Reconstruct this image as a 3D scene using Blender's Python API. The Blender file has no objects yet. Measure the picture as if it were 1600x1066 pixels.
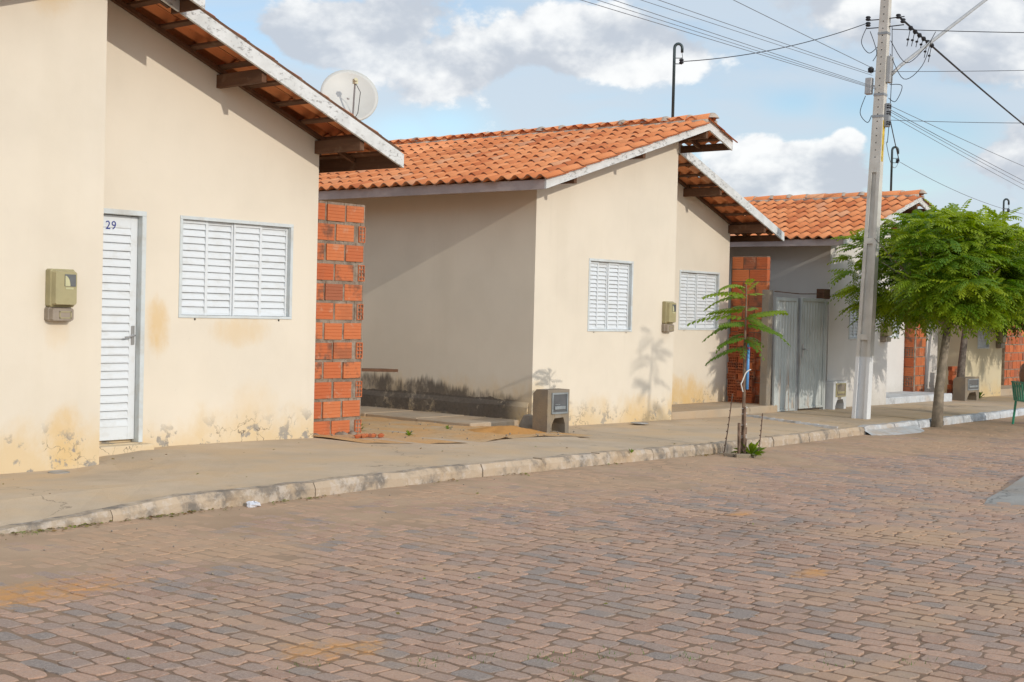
import bpy, bmesh, math, random
from math import sin, cos, pi, radians
from mathutils import Vector, Matrix
import numpy as np
random.seed(7)
rng = np.random.default_rng(7)
scene = bpy.context.scene
COL = scene.collection

# ------------------------------------------------------------------ camera, sky, sun, exposure
cam = bpy.data.cameras.new('camera'); cam.lens = 50.0; cam.sensor_width = 36; cam.clip_end = 3000; cam.clip_start = .05
cam_ob = bpy.data.objects.new('camera', cam); COL.objects.link(cam_ob)
Rt = Vector((0.644634, -0.764110, 0.024148)); Dn = Vector((0.000005, -0.031583, -0.999501)); Fw = Vector((0.764492, 0.644312, -0.020356))
mw = Matrix((Rt, -Dn, -Fw)).transposed().to_4x4(); mw.translation = (0, 0, 1.3)
cam_ob.matrix_world = mw
scene.camera = cam_ob

SUN_DIR = Vector((0.14, 1.0, -0.36)).normalized()      # the way the light travels
EL = math.asin(-SUN_DIR.z); TO = -SUN_DIR
sun = bpy.data.lights.new('sun', 'SUN'); sun.energy = 2.0; sun.angle = radians(0.42); sun.color = (1.0, 0.92, 0.80)
sun_ob = bpy.data.objects.new('sun', sun); COL.objects.link(sun_ob)
sun_ob.rotation_euler = (-SUN_DIR).to_track_quat('Z', 'Y').to_euler()
sun_ob.location = (-2, -20, 12)

world = bpy.data.worlds.new('World'); scene.world = world; world.use_nodes = True
def sky_nodes():
    nt = world.node_tree; N = nt.nodes; L = nt.links; N.clear()
    out = N.new('ShaderNodeOutputWorld')
    sky = N.new('ShaderNodeTexSky'); sky.sky_type = 'NISHITA'; sky.sun_disc = False
    sky.sun_elevation = EL; sky.sun_rotation = math.atan2(TO.x, TO.y)
    sky.air_density = 1.0; sky.dust_density = 0.3; sky.ozone_density = 2.0
    bg = N.new('ShaderNodeBackground'); bg.inputs[1].default_value = 0.15
    L.new(sky.outputs[0], bg.inputs[0])
    tc = N.new('ShaderNodeTexCoord')
    def math_(op, a, b=None, c=None):
        n = N.new('ShaderNodeMath'); n.operation = op
        for i, v in enumerate((a, b, c)):
            if v is None: continue
            if isinstance(v, (int, float)): n.inputs[i].default_value = v
            else: L.new(v, n.inputs[i])
        return n.outputs[0]
    def ramp(v, a, b):
        n = N.new('ShaderNodeMapRange'); n.interpolation_type = 'SMOOTHSTEP'
        L.new(v, n.inputs[0]); n.inputs[1].default_value = a; n.inputs[2].default_value = b
        return n.outputs[0]
    def mapped(loc, sc):
        n = N.new('ShaderNodeMapping'); n.inputs[1].default_value = loc; n.inputs[3].default_value = sc
        L.new(tc.outputs['Generated'], n.inputs[0]); return n.outputs[0]
    def noise(vec, s, det, rough=.55, dist=0.0):
        n = N.new('ShaderNodeTexNoise'); n.inputs['Scale'].default_value = s; n.inputs['Detail'].default_value = det
        n.inputs['Roughness'].default_value = rough; n.inputs['Distortion'].default_value = dist
        L.new(vec, n.inputs['Vector']); return n.outputs[0]
    # high veil: long thin streaks everywhere
    veil = ramp(noise(mapped((3.1, 1.7, .4), (1, 1, 4.5)), 3.2, 6, .55, .4), .30, .56)
    # heaped clouds: noise lifted where the big clouds stand
    base = noise(mapped((.35, 2.2, .15), (1, 1, 1.55)), 6.4, 9, .60, .1)
    base_up = noise(mapped((.35, 2.2, .15 + .045), (1, 1, 1.55)), 6.4, 5, .60, .1)
    big = None
    # direction, half-width (deg-ish in chord), weight
    for px, py, w, a in ((465, 60, .034, .24), (550, 58, .040, .30), (660, 122, .036, .15), (745, 96, .030, .24), (860, 62, .044, .26), (960, 68, .048, .30), (1070, 100, .045, .18),
                         (1240, 0, .085, .26), (1175, 262, .044, .32), (1285, 286, .044, .32), (1325, 214, .012, .2), (1560, 258, .055, .24), (1530, 40, .075, .24), (650, 10, .04, .10)):
        d = (Rt * ((px - 800) / 2222) + Dn * ((py - 533) / 2222) + Fw).normalized()
        vs = N.new('ShaderNodeVectorMath'); vs.operation = 'SUBTRACT'; L.new(tc.outputs['Generated'], vs.inputs[0]); vs.inputs[1].default_value = d
        vm = N.new('ShaderNodeVectorMath'); vm.operation = 'MULTIPLY'; L.new(vs.outputs[0], vm.inputs[0]); vm.inputs[1].default_value = (1, 1, 1.7)
        vl = N.new('ShaderNodeVectorMath'); vl.operation = 'LENGTH'; L.new(vm.outputs[0], vl.inputs[0])
        g = math_('MULTIPLY', ramp(vl.outputs['Value'], w * 1.6, 0), a)
        big = g if big is None else math_('ADD', big, g)
    gap = None
    for px, py, w in ((1405, 188, .040), (1470, 205, .040), (1340, 165, .03), (640, 205, .035), (700, 195, .035), (1240, 160, .025)):
        d = (Rt * ((px - 800) / 2222) + Dn * ((py - 533) / 2222) + Fw).normalized()
        vs = N.new('ShaderNodeVectorMath'); vs.operation = 'SUBTRACT'; L.new(tc.outputs['Generated'], vs.inputs[0]); vs.inputs[1].default_value = d
        vm = N.new('ShaderNodeVectorMath'); vm.operation = 'MULTIPLY'; L.new(vs.outputs[0], vm.inputs[0]); vm.inputs[1].default_value = (1, 1, 2.2)
        vl = N.new('ShaderNodeVectorMath'); vl.operation = 'LENGTH'; L.new(vm.outputs[0], vl.inputs[0])
        g = ramp(vl.outputs['Value'], w * 1.5, 0); gap = g if gap is None else math_('MAXIMUM', gap, g)
    veil = math_('MULTIPLY', veil, math_('SUBTRACT', 1.0, math_('MULTIPLY', gap, .95)))
    big = math_('SUBTRACT', big, math_('MULTIPLY', gap, .10))
    # the rest of the sky carries the same amount of heaped cloud
    fr = N.new('ShaderNodeVectorMath'); fr.operation = 'DOT_PRODUCT'; L.new(tc.outputs['Generated'], fr.inputs[0]); fr.inputs[1].default_value = Fw
    els = math_('MULTIPLY', ramp(fr.outputs['Value'], .93, .86), .10)
    dens = math_('ADD', math_('ADD', base, big), els)
    cum = ramp(dens, .59, .66)
    shade = ramp(math_('SUBTRACT', base_up, base), -.10, .09)      # underside darker: cloud thicker above
    mixc = N.new('ShaderNodeMix'); mixc.data_type = 'RGBA'
    L.new(shade, mixc.inputs[0]); mixc.inputs[6].default_value = (.98, .985, .98, 1); mixc.inputs[7].default_value = (.555, .60, .67, 1)
    cb = N.new('ShaderNodeBackground'); L.new(mixc.outputs[2], cb.inputs[0]); cb.inputs[1].default_value = 1.0
    vb = N.new('ShaderNodeBackground'); vb.inputs[0].default_value = (.63, .72, .815, 1)
    ds = N.new('ShaderNodeVectorMath'); ds.operation = 'DOT_PRODUCT'; L.new(tc.outputs['Generated'], ds.inputs[0]); ds.inputs[1].default_value = TO
    L.new(math_('ADD', math_('MULTIPLY', math_('POWER', math_('MAXIMUM', ds.outputs['Value'], 0.0), 2.0), 1.5), .97), vb.inputs[1])
    m1 = N.new('ShaderNodeMixShader'); L.new(math_('ADD', math_('MULTIPLY', veil, .80), .07), m1.inputs[0]); L.new(bg.outputs[0], m1.inputs[1]); L.new(vb.outputs[0], m1.inputs[2])
    m2 = N.new('ShaderNodeMixShader'); L.new(math_('MULTIPLY', cum, .93), m2.inputs[0]); L.new(m1.outputs[0], m2.inputs[1]); L.new(cb.outputs[0], m2.inputs[2])
    L.new(m2.outputs[0], out.inputs[0])
sky_nodes()
vs = scene.view_settings
vs.view_transform = 'Standard'; vs.look = 'None'; vs.gamma = 1; vs.use_curve_mapping = False; vs.exposure = 0.05
scene.render.engine = 'CYCLES'
scene.cycles.use_denoising = True; scene.cycles.max_bounces = 10; scene.cycles.diffuse_bounces = 6

# ------------------------------------------------------------------ mesh and object helpers
class MB:
    """collects polygons in world coordinates"""
    def __init__(s): s.v = []; s.f = []; s.mi = []; s.cur = 0; s.att = []
    def add(s, vs, fs):
        b = len(s.v); s.v += [tuple(p) for p in vs]; s.f += [tuple(b + i for i in f) for f in fs]; s.mi += [s.cur] * len(fs); return s
    def quad(s, a, b, c, d): return s.add((a, b, c, d), ((0, 1, 2, 3),))
    def box(s, x0, x1, y0, y1, z0, z1):
        return s.add([(x0, y0, z0), (x1, y0, z0), (x1, y1, z0), (x0, y1, z0), (x0, y0, z1), (x1, y0, z1), (x1, y1, z1), (x0, y1, z1)],
                     [(3, 2, 1, 0), (4, 5, 6, 7), (0, 1, 5, 4), (1, 2, 6, 5), (2, 3, 7, 6), (3, 0, 4, 7)])
    def prism_y(s, poly, y0, y1):          # poly of (x, z), extruded along y
        n = len(poly)
        s.add([(x, y0, z) for x, z in poly] + [(x, y1, z) for x, z in poly],
              [tuple(range(n)), tuple(range(2 * n - 1, n - 1, -1))] + [(i, i + n, (i + 1) % n + n, (i + 1) % n) for i in range(n)])
        return s
    def prism_z(s, poly, z0, z1):
        n = len(poly)
        s.add([(x, y, z0) for x, y in poly] + [(x, y, z1) for x, y in poly],
              [tuple(range(n - 1, -1, -1)), tuple(range(n, 2 * n))] + [(i, (i + 1) % n, (i + 1) % n + n, i + n) for i in range(n)])
        return s
    def bar(s, a, b, w, h, up=(0, 0, 1)):
        a = Vector(a); b = Vector(b); d = (b - a).normalized(); u = Vector(up)
        r = d.cross(u)
        if r.length < 1e-4: r = d.cross(Vector((1, 0, 0)))
        r.normalize(); u = r.cross(d)
        vs = [p + r * (sx * w / 2) + u * (sz * h / 2) for p in (a, b) for sx, sz in ((-1, -1), (1, -1), (1, 1), (-1, 1))]
        return s.add(vs, [(0, 1, 2, 3), (7, 6, 5, 4), (0, 4, 5, 1), (1, 5, 6, 2), (2, 6, 7, 3), (3, 7, 4, 0)])
    def tube(s, pts, r, n=8, cap=True):
        pts = [Vector(p) for p in pts]; R = r if isinstance(r, (list, tuple)) else [r] * len(pts)
        prev = None; vs = []; fs = []
        for i, p in enumerate(pts):
            d = (pts[min(i + 1, len(pts) - 1)] - pts[max(i - 1, 0)]).normalized()
            if prev is None:
                a = d.cross(Vector((0, 0, 1)))
                if a.length < .05: a = d.cross(Vector((1, 0, 0)))
            else: a = prev - d * prev.dot(d)
            a.normalize(); prev = a; b = d.cross(a)
            vs += [p + (a * cos(2 * pi * k / n) + b * sin(2 * pi * k / n)) * R[i] for k in range(n)]
        for i in range(len(pts) - 1):
            for k in range(n):
                fs.append((i * n + k, i * n + (k + 1) % n, (i + 1) * n + (k + 1) % n, (i + 1) * n + k))
        if cap: fs += [tuple(range(n - 1, -1, -1)), tuple(range((len(pts) - 1) * n, len(pts) * n))]
        return s.add(vs, fs)
    def lathe(s, c, prof, n=12, axis=None):
        c = Vector(c); ax = (Vector(axis) if axis else Vector((0, 0, 1))).normalized()
        a = ax.orthogonal().normalized(); b = ax.cross(a); vs = []; fs = []
        for r, h in prof:
            vs += [c + ax * h + (a * cos(2 * pi * k / n) + b * sin(2 * pi * k / n)) * max(r, 1e-4) for k in range(n)]
        for i in range(len(prof) - 1):
            for k in range(n): fs.append((i * n + k, i * n + (k + 1) % n, (i + 1) * n + (k + 1) % n, (i + 1) * n + k))
        return s.add(vs, fs)

ORG = {}
def mesh_from(name, mb, mats, org=(0, 0, 0), smooth=False, bevel=0):
    me = bpy.data.meshes.new(name)
    ox, oy, oz = org
    me.from_pydata([(x - ox, y - oy, z - oz) for x, y, z in mb.v], [], mb.f)
    if not isinstance(mats, (list, tuple)): mats = [mats]
    for m in mats: me.materials.append(m)
    if len(mats) > 1: me.polygons.foreach_set('material_index', mb.mi)
    bm = bmesh.new(); bm.from_mesh(me)
    if smooth: bmesh.ops.remove_doubles(bm, verts=bm.verts, dist=1e-5)
    if not smooth or smooth == 'fix': pass
    if bevel:
        bmesh.ops.bevel(bm, geom=[e for e in bm.edges if e.is_manifold and e.calc_face_angle(0) > .5], offset=bevel, segments=1, affect='EDGES')
    bm.to_mesh(me); bm.free()
    if smooth: me.polygons.foreach_set('use_smooth', [True] * len(me.polygons))
    me.update(); return me
def tag(o, label=None, cat=None, group=None, kind=None):
    if label: o['label'] = label
    if cat: o['category'] = cat
    if group: o['group'] = group
    if kind: o['kind'] = kind
    return o
def thing(name, loc, label, cat, group=None):
    o = bpy.data.objects.new(name, None); COL.objects.link(o); o.location = loc; o.empty_display_size = .2
    ORG[o] = Vector(loc); return tag(o, label, cat, group)
def obj(name, mb, mats, parent=None, org=None, smooth=False, bevel=0, kind=None):
    g = ORG[parent] if parent is not None else Vector(org if org is not None else (0, 0, 0))
    me = mesh_from(name, mb, mats, g, smooth, bevel)
    o = bpy.data.objects.new(name, me); COL.objects.link(o)
    if parent is not None: o.parent = parent
    else: o.location = g
    ORG[o] = g
    if kind: o['kind'] = kind
    return o
def inst(name, me, loc, parent, rot=None, mat4=None, scale=None):
    o = bpy.data.objects.new(name, me); COL.objects.link(o); o.parent = parent
    l = Vector(loc) - ORG[parent]
    if mat4 is not None:
        m = mat4.copy(); m.translation = l; o.matrix_local = m
    else:
        o.location = l
        if rot: o.rotation_euler = rot
        if scale: o.scale = scale
    ORG[o] = Vector(loc); return o

# ------------------------------------------------------------------ materials
class NT:
    def __init__(s, name):
        s.m = bpy.data.materials.new(name); s.m.use_nodes = True; s.t = s.m.node_tree; s.N = s.t.nodes; s.L = s.t.links
        s.b = s.N['Principled BSDF']; s.geo = s.N.new('ShaderNodeNewGeometry'); s.pos = s.geo.outputs['Position']
        s.b.inputs['Specular IOR Level'].default_value = .25
    def set(s, v, inp):
        if isinstance(v, (int, float)): inp.default_value = v
        elif isinstance(v, (tuple, list)): inp.default_value = tuple(v) + ((1,) if len(v) == 3 and len(inp.default_value) == 4 else ())
        else: s.L.new(v, inp)
    def math(s, op, a, b=None, c=None, clamp=False):
        n = s.N.new('ShaderNodeMath'); n.operation = op; n.use_clamp = clamp
        for i, v in enumerate((a, b, c)):
            if v is not None: s.set(v, n.inputs[i])
        return n.outputs[0]
    def ramp(s, v, a, b, lo=0, hi=1):
        n = s.N.new('ShaderNodeMapRange'); n.interpolation_type = 'SMOOTHSTEP'
        s.set(v, n.inputs[0]); n.inputs[1].default_value = a; n.inputs[2].default_value = b; n.inputs[3].default_value = lo; n.inputs[4].default_value = hi
        return n.outputs[0]
    def noise(s, scale, det=4, rough=.55, vec=None, sc=(1, 1, 1), loc=(0, 0, 0), dist=0, col=False):
        mp = s.N.new('ShaderNodeMapping'); s.L.new(vec or s.pos, mp.inputs[0]); mp.inputs[3].default_value = sc; mp.inputs[1].default_value = loc
        n = s.N.new('ShaderNodeTexNoise'); n.inputs['Scale'].default_value = scale; n.inputs['Detail'].default_value = det
        n.inputs['Roughness'].default_value = rough; n.inputs['Distortion'].default_value = dist
        s.L.new(mp.outputs[0], n.inputs['Vector']); return n.outputs[1 if col else 0]
    def voro(s, scale, feature='DISTANCE_TO_EDGE', vec=None, sc=(1, 1, 1)):
        mp = s.N.new('ShaderNodeMapping'); s.L.new(vec or s.pos, mp.inputs[0]); mp.inputs[3].default_value = sc
        n = s.N.new('ShaderNodeTexVoronoi'); n.feature = feature; n.inputs['Scale'].default_value = scale
        s.L.new(mp.outputs[0], n.inputs['Vector']); return n.outputs[0]
    def mix(s, f, a, b, blend='MIX'):
        n = s.N.new('ShaderNodeMix'); n.data_type = 'RGBA'; n.blend_type = blend; n.clamp_factor = True
        s.set(f, n.inputs[0]); s.set(a, n.inputs[6]); s.set(b, n.inputs[7]); return n.outputs[2]
    def hsv(s, c, h=.5, sat=1, v=1):
        n = s.N.new('ShaderNodeHueSaturation'); s.set(h, n.inputs[0]); s.set(sat, n.inputs[1]); s.set(v, n.inputs[2]); s.set(c, n.inputs[4]); return n.outputs[0]
    def rand(s):
        o = s.N.new('ShaderNodeObjectInfo')
        return s.math('FRACT', s.math('ADD', o.outputs['Random'], s.geo.outputs['Random Per Island']))
    def xyz(s, v=None):
        n = s.N.new('ShaderNodeSeparateXYZ'); s.L.new(v or s.pos, n.inputs[0]); return n.outputs
    def bump(s, h, st=.3, d=.01):
        n = s.N.new('ShaderNodeBump'); n.inputs['Strength'].default_value = st; n.inputs['Distance'].default_value = d
        s.L.new(h, n.inputs['Height']); s.L.new(n.outputs[0], s.b.inputs['Normal'])
    def fin(s, col, rough=.8, metal=0, spec=None):
        s.set(col, s.b.inputs['Base Color']); s.set(rough, s.b.inputs['Roughness']); s.set(metal, s.b.inputs['Metallic'])
        if spec is not None: s.b.inputs['Specular IOR Level'].default_value = spec
        return s.m

def plaster(name, z0, base, stains=(), mould=None, peel=1.0, yellow=(.60, .40, .15)):
    n = NT(name); x, y, z = n.xyz(); zr = n.math('SUBTRACT', z, z0)
    c = n.mix(n.ramp(n.noise(.9, 5), .3, .7), n.hsv(base, v=.95), n.hsv(base, v=1.04))
    c = n.mix(n.math('MULTIPLY', n.ramp(n.noise(2.2, 5, sc=(1, 1, .12)), .52, .75), .16), c, n.hsv(base, sat=1.25, v=.82))
    # rising damp: yellow towards the ground, with a ragged edge
    ed = n.math('ADD', zr, n.math('MULTIPLY', n.math('SUBTRACT', n.noise(2.4, 9, .68, sc=(1, 1, .7)), .5), .8))
    c = n.mix(n.math('MULTIPLY', n.ramp(ed, .38, .0), .55), c, yellow)
    for (sx, sz, rx, rz, st) in stains:
        dx = n.math('DIVIDE', n.math('SUBTRACT', x, sx), rx); dz = n.math('DIVIDE', n.math('SUBTRACT', z, sz), rz)
        d = n.math('ADD', n.math('MULTIPLY', dx, dx), n.math('MULTIPLY', dz, dz))
        d = n.math('ADD', d, n.math('MULTIPLY', n.math('SUBTRACT', n.noise(4, 9, .72, sc=(1, 1, .6), loc=(sx, 0, sz)), .5), 2.6))
        c = n.mix(n.math('MULTIPLY', n.ramp(d, 1.1, -.1), st * .8), c, (.62, .40, .14))
    # faint trowelled patches, drips and specks
    c = n.mix(n.math('MULTIPLY', n.ramp(n.noise(1.4, 8, .6, loc=(8, 3, 2)), .50, .56), .10), c, n.hsv(base, sat=.85, v=1.06))
    c = n.mix(n.math('MULTIPLY', n.ramp(n.noise(7, 6, .7, sc=(1, 1, .06), loc=(2, 0, 6)), .60, .72), .13), c, n.hsv(base, sat=1.2, v=.72))
    c = n.mix(n.math('MULTIPLY', n.ramp(n.noise(26, 3, .6, loc=(3, 1, 8)), .735, .77), .30), c, n.hsv(base, v=.5))
    # flaked plaster and cracks low on the wall
    low = n.ramp(n.math('ADD', zr, n.math('MULTIPLY', n.math('SUBTRACT', n.noise(1.1, 2, loc=(5, 0, 0)), .5), .5)), .34, .05)
    pk = n.math('MULTIPLY', n.ramp(n.noise(6.5, 6, .65, loc=(2, 1, 3)), .56, .62), low)
    pk = n.math('MULTIPLY', pk, peel)
    va = n.N.new('ShaderNodeVectorMath'); va.operation = 'MULTIPLY_ADD'; n.L.new(n.noise(3.5, 5, .6, col=True), va.inputs[0]); va.inputs[1].default_value = (.5, .5, .5); n.L.new(n.pos, va.inputs[2])
    cr = n.math('MULTIPLY', n.ramp(n.voro(3.2, vec=va.outputs[0]), .018, .003), n.math('MULTIPLY', low, n.ramp(n.noise(2.4, 3, loc=(9, 2, 1)), .48, .6)))
    cr = n.math('MULTIPLY', cr, peel)
    dirt = n.mix(n.noise(22, 4), (.25, .22, .19), (.40, .36, .30))
    c = n.mix(pk, c, dirt); c = n.mix(cr, c, (.20, .16, .12))
    h = n.math('ADD', n.math('MULTIPLY', n.noise(70, 4, .6), .25), n.math('MULTIPLY', pk, -1.2))
    h = n.math('ADD', h, n.math('MULTIPLY', n.noise(5, 4), .5))
    if mould:
        nx = n.xyz(n.geo.outputs['Normal'])[0]; side = n.ramp(nx, -.5, -.8)
        top = n.math('ADD', mould, n.math('MULTIPLY', n.math('SUBTRACT', n.noise(1.5, 6, .65, sc=(1, 1, .25)), .5), .55))
        top = n.math('ADD', top, n.math('MULTIPLY', n.math('SUBTRACT', n.noise(13, 4, .7, sc=(1, 1, .1)), .5), .26))
        top = n.math('ADD', top, n.math('MULTIPLY', n.math('SUBTRACT', y, 12.4), .07))
        up = n.ramp(n.math('SUBTRACT', zr, top), .04, -.06)
        blot = n.ramp(n.noise(4.0, 6, .7, sc=(1, 1, .5)), .34, .56, .30, .9)
        led = n.math('ADD', zr, n.math('MULTIPLY', n.math('SUBTRACT', n.noise(3.3, 5, .65), .5), .16))
        ledge = n.math('MULTIPLY', n.math('MULTIPLY', n.ramp(led, .07, .10), n.ramp(led, .35, .33)), n.ramp(n.noise(3.0, 6, .7, loc=(0, 2, 5)), .34, .46, .1, .95))
        endf = n.ramp(y, 11.10, 11.5)
        mk = n.math('MULTIPLY', n.math('MULTIPLY', n.math('MAXIMUM', n.math('MULTIPLY', up, blot), ledge), side), n.math('MULTIPLY', endf, .97))
        c = n.mix(mk, c, n.mix(n.noise(30, 4), (.04, .034, .031), (.12, .10, .088)))
    n.bump(h, .22, .012)
    return n.fin(c, .92)

def simple(name, base, rough=.7, metal=0, var=.12, scale=8, bump=.0, spec=None, dirt=None, dirtamt=.4, dirtscale=3):
    n = NT(name)
    c = n.mix(n.ramp(n.noise(scale, 5), .3, .7), n.hsv(base, v=1 - var), n.hsv(base, v=1 + var))
    if dirt: c = n.mix(n.math('MULTIPLY', n.ramp(n.noise(dirtscale, 6, .65), .45, .7), dirtamt), c, dirt)
    if bump: n.bump(n.noise(scale * 6, 5, .65), bump, .01)
    return n.fin(c, rough, metal, spec)

def concrete(name, base, dust, dscale=1.2):
    n = NT(name)
    c = n.mix(n.ramp(n.noise(1.1, 6, .6), .3, .72), n.hsv(base, v=.84), n.hsv(base, v=1.1))
    c = n.mix(n.ramp(n.noise(dscale, 6, .6, loc=(4, 4, 0)), .4, .68), c, dust)
    c = n.mix(n.math('MULTIPLY', n.ramp(n.noise(3.5, 5, .7, loc=(1, 9, 0)), .58, .72), .45), c, n.hsv(base, v=.55))
    va = n.N.new('ShaderNodeVectorMath'); va.operation = 'MULTIPLY_ADD'; n.L.new(n.noise(1.3, 6, .6, col=True), va.inputs[0]); va.inputs[1].default_value = (1.3, 1.3, .2); n.L.new(n.pos, va.inputs[2])
    c = n.mix(n.math('MULTIPLY', n.math('MULTIPLY', n.ramp(n.voro(.42, vec=va.outputs[0]), .0045, .001), n.ramp(n.noise(.8, 3, loc=(3, 8, 1)), .42, .55)), .75), c, n.hsv(base, v=.4))
    c = n.mix(n.math('MULTIPLY', n.noise(90, 3), .38), c, n.hsv(base, v=.62))
    c = n.mix(n.math('MULTIPLY', n.ramp(n.noise(45, 3, .7, loc=(6, 0, 2)), .66, .74), .5), c, n.hsv(base, v=.45))
    n.bump(n.math('ADD', n.noise(60, 5, .7), n.math('MULTIPLY', n.noise(4, 4), 1.5)), .45, .014)
    return n.fin(c, .9)

def make_materials():
    M = {}
    M['sidewalk'] = concrete('pavement_concrete', (.565, .445, .32), (.60, .435, .27))
    M['porch'] = concrete('porch_concrete', (.47, .38, .28), (.50, .36, .23))
    # kerb, bare and lime washed
    for nm, base, dk in (('kerb', (.44, .345, .25), .85), ('kerb_painted', (.50, .515, .53), .35)):
        n = NT(nm); r = n.rand()
        c = n.mix(r, n.hsv(base, v=.88), n.hsv(base, v=1.1))
        c = n.mix(n.math('MULTIPLY', n.ramp(n.noise(3.2, 6, .7), .46, .66), dk), c, (.15, .135, .12))
        c = n.mix(n.math('MULTIPLY', n.ramp(n.noise(9, 5, .7, loc=(3, 0, 0)), .5, .62), .5), c, n.hsv(base, v=1.25, sat=.6))
        c = n.mix(n.math('MULTIPLY', n.ramp(n.noise(2, 4, loc=(0, 5, 1)), .5, .75), .5), c, (.45, .30, .16))
        n.bump(n.math('ADD', n.noise(40, 5, .7), n.math('MULTIPLY', n.noise(7, 5), 2)), .5, .015); M[nm] = n.fin(c, .92)
    # sand bed of the road
    n = NT('sand_bed'); x, y, z = n.xyz()
    c = n.mix(n.ramp(n.noise(1.2, 6), .35, .7), (.40, .275, .18), (.52, .365, .245))
    c = n.mix(n.ramp(y, 7.0, 5.0), c, n.mix(n.noise(6, 5), (.17, .113, .08), (.30, .195, .13)))
    c = n.mix(n.math('MULTIPLY', n.noise(120, 3), .4), c, (.26, .18, .12))
    for sx, sy, rx, ry in ((4.03, 4.33, .30, .22), (3.69, 6.16, .75, .30), (7.14, 3.79, .22, .12), (8.9, 5.3, .2, .1)):
        dx = n.math('DIVIDE', n.math('SUBTRACT', x, sx), rx); dy = n.math('DIVIDE', n.math('SUBTRACT', y, sy), ry)
        d = n.math('ADD', n.math('MULTIPLY', dx, dx), n.math('MULTIPLY', dy, dy))
        d = n.math('ADD', d, n.math('MULTIPLY', n.math('SUBTRACT', n.noise(9, 9, .78, sc=(1, 1, .2)), .5), 5.5))
        c = n.mix(n.math('MULTIPLY', n.ramp(d, 1.0, -.6), .78), c, (.60, .29, .085))
    n.bump(n.noise(90, 5, .7), .4, .01); M['sand_bed'] = n.fin(c, .95)
    # cobbles
    n = NT('cobble_stone'); r = n.rand(); x, y, z = n.xyz()
    c = n.mix(n.ramp(r, .0, .62), (.365, .222, .158), (.465, .29, .205))
    c = n.mix(n.ramp(n.math('FRACT', n.math('MULTIPLY', r, 7.3)), .50, .8), c, (.345, .245, .195))
    c = n.mix(n.ramp(n.math('FRACT', n.math('MULTIPLY', r, 13.7)), .84, .90), c, (.27, .222, .195))
    c = n.mix(n.math('MULTIPLY', n.ramp(n.noise(28, 5, .7), .42, .7), .30), c, (.27, .205, .17))
    c = n.mix(n.math('MULTIPLY', n.ramp(n.noise(110, 3, .7), .46, .66), .42), c, (.52, .42, .35))
    c = n.mix(n.math('MULTIPLY', n.ramp(n.noise(85, 3, .7, loc=(5, 2, 0)), .54, .68), .5), c, (.19, .14, .115))
    dust = n.ramp(n.math('ADD', n.noise(.75, 7, .62, loc=(2.3, .4, 0)), n.ramp(y, 5.6, 8.2, 0, .20)), .47, .72)
    c = n.mix(n.math('MULTIPLY', dust, .80), c, n.mix(n.noise(9, 5), (.44, .285, .175), (.52, .345, .22)))
    dark = n.ramp(n.noise(.55, 6, .6, loc=(7, 1, 0)), .56, .74)
    c = n.mix(n.math('MULTIPLY', dark, .34), c, (.22, .175, .15))
    for sx, sy, rx, ry in ((4.03, 4.33, .30, .22), (3.69, 6.16, .75, .30), (7.14, 3.79, .22, .12), (8.9, 5.3, .2, .1)):
        dx = n.math('DIVIDE', n.math('SUBTRACT', x, sx), rx); dy = n.math('DIVIDE', n.math('SUBTRACT', y, sy), ry)
        d = n.math('ADD', n.math('MULTIPLY', dx, dx), n.math('MULTIPLY', dy, dy))
        d = n.math('ADD', d, n.math('MULTIPLY', n.math('SUBTRACT', n.noise(9, 9, .78, sc=(1, 1, .2)), .5), 5.5))
        c = n.mix(n.math('MULTIPLY', n.ramp(d, 1.0, -.6), .78), c, (.60, .29, .085))
    n.bump(n.math('ADD', n.noise(70, 5, .7), n.math('MULTIPLY', n.noise(16, 4), 1.2)), .6, .006)
    M['cobble'] = n.fin(c, .88)
    # earth in the gap between the houses
    n = NT('orange_earth')
    c = n.mix(n.ramp(n.noise(1.7, 6), .35, .68), (.62, .36, .155), (.56, .39, .225))
    c = n.mix(n.math('MULTIPLY', n.ramp(n.noise(11, 5, .7), .5, .7), .35), c, (.36, .22, .11))
    n.bump(n.math('ADD', n.noise(60, 5, .7), n.math('MULTIPLY', n.noise(9, 5), 2)), .6, .02); M['earth'] = n.fin(c, .96)
    n = NT('orange_sand'); c = n.mix(n.noise(14, 5), (.46, .21, .06), (.62, .33, .11)); n.bump(n.noise(70, 5, .7), .5, .01); M['sand'] = n.fin(c, .96)
    # terracotta roof tile
    n = NT('terracotta'); r = n.rand()
    c = n.mix(r, (.66, .205, .068), (.77, .305, .125))
    c = n.mix(n.ramp(n.math('FRACT', n.math('MULTIPLY', r, 9.1)), .86, .95), c, (.54, .15, .05))
    c = n.mix(n.math('MULTIPLY', n.ramp(n.noise(2.1, 6, .65), .55, .72), .35), c, (.36, .13, .06))
    c = n.mix(n.math('MULTIPLY', n.ramp(n.noise(17, 5, .7), .60, .72), .5), c, (.16, .10, .07))
    c = n.mix(n.math('MULTIPLY', n.ramp(n.math('FRACT', n.math('MULTIPLY', r, 17.3)), .90, .97), .45), c, (.62, .40, .26))
    c = n.mix(n.math('MULTIPLY', n.ramp(n.noise(4.5, 7, .7, sc=(1, 2.5, 1), loc=(4, 7, 1)), .60, .70), .55), c, (.20, .12, .085))
    c = n.mix(n.math('MULTIPLY', n.noise(55, 4, .7), .22), c, (.50, .30, .19))
    n.bump(n.noise(60, 4, .6), .2, .006); M['tile'] = n.fin(c, .8)
    n = NT('dark_tile_end'); c = n.mix(n.ramp(n.noise(9, 5, .7), .4, .62), (.20, .155, .12), (.42, .155, .07)); M['tile_dark'] = n.fin(c, .9)  # lower end faces of the tiles, darker and greyer than the rest
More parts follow.
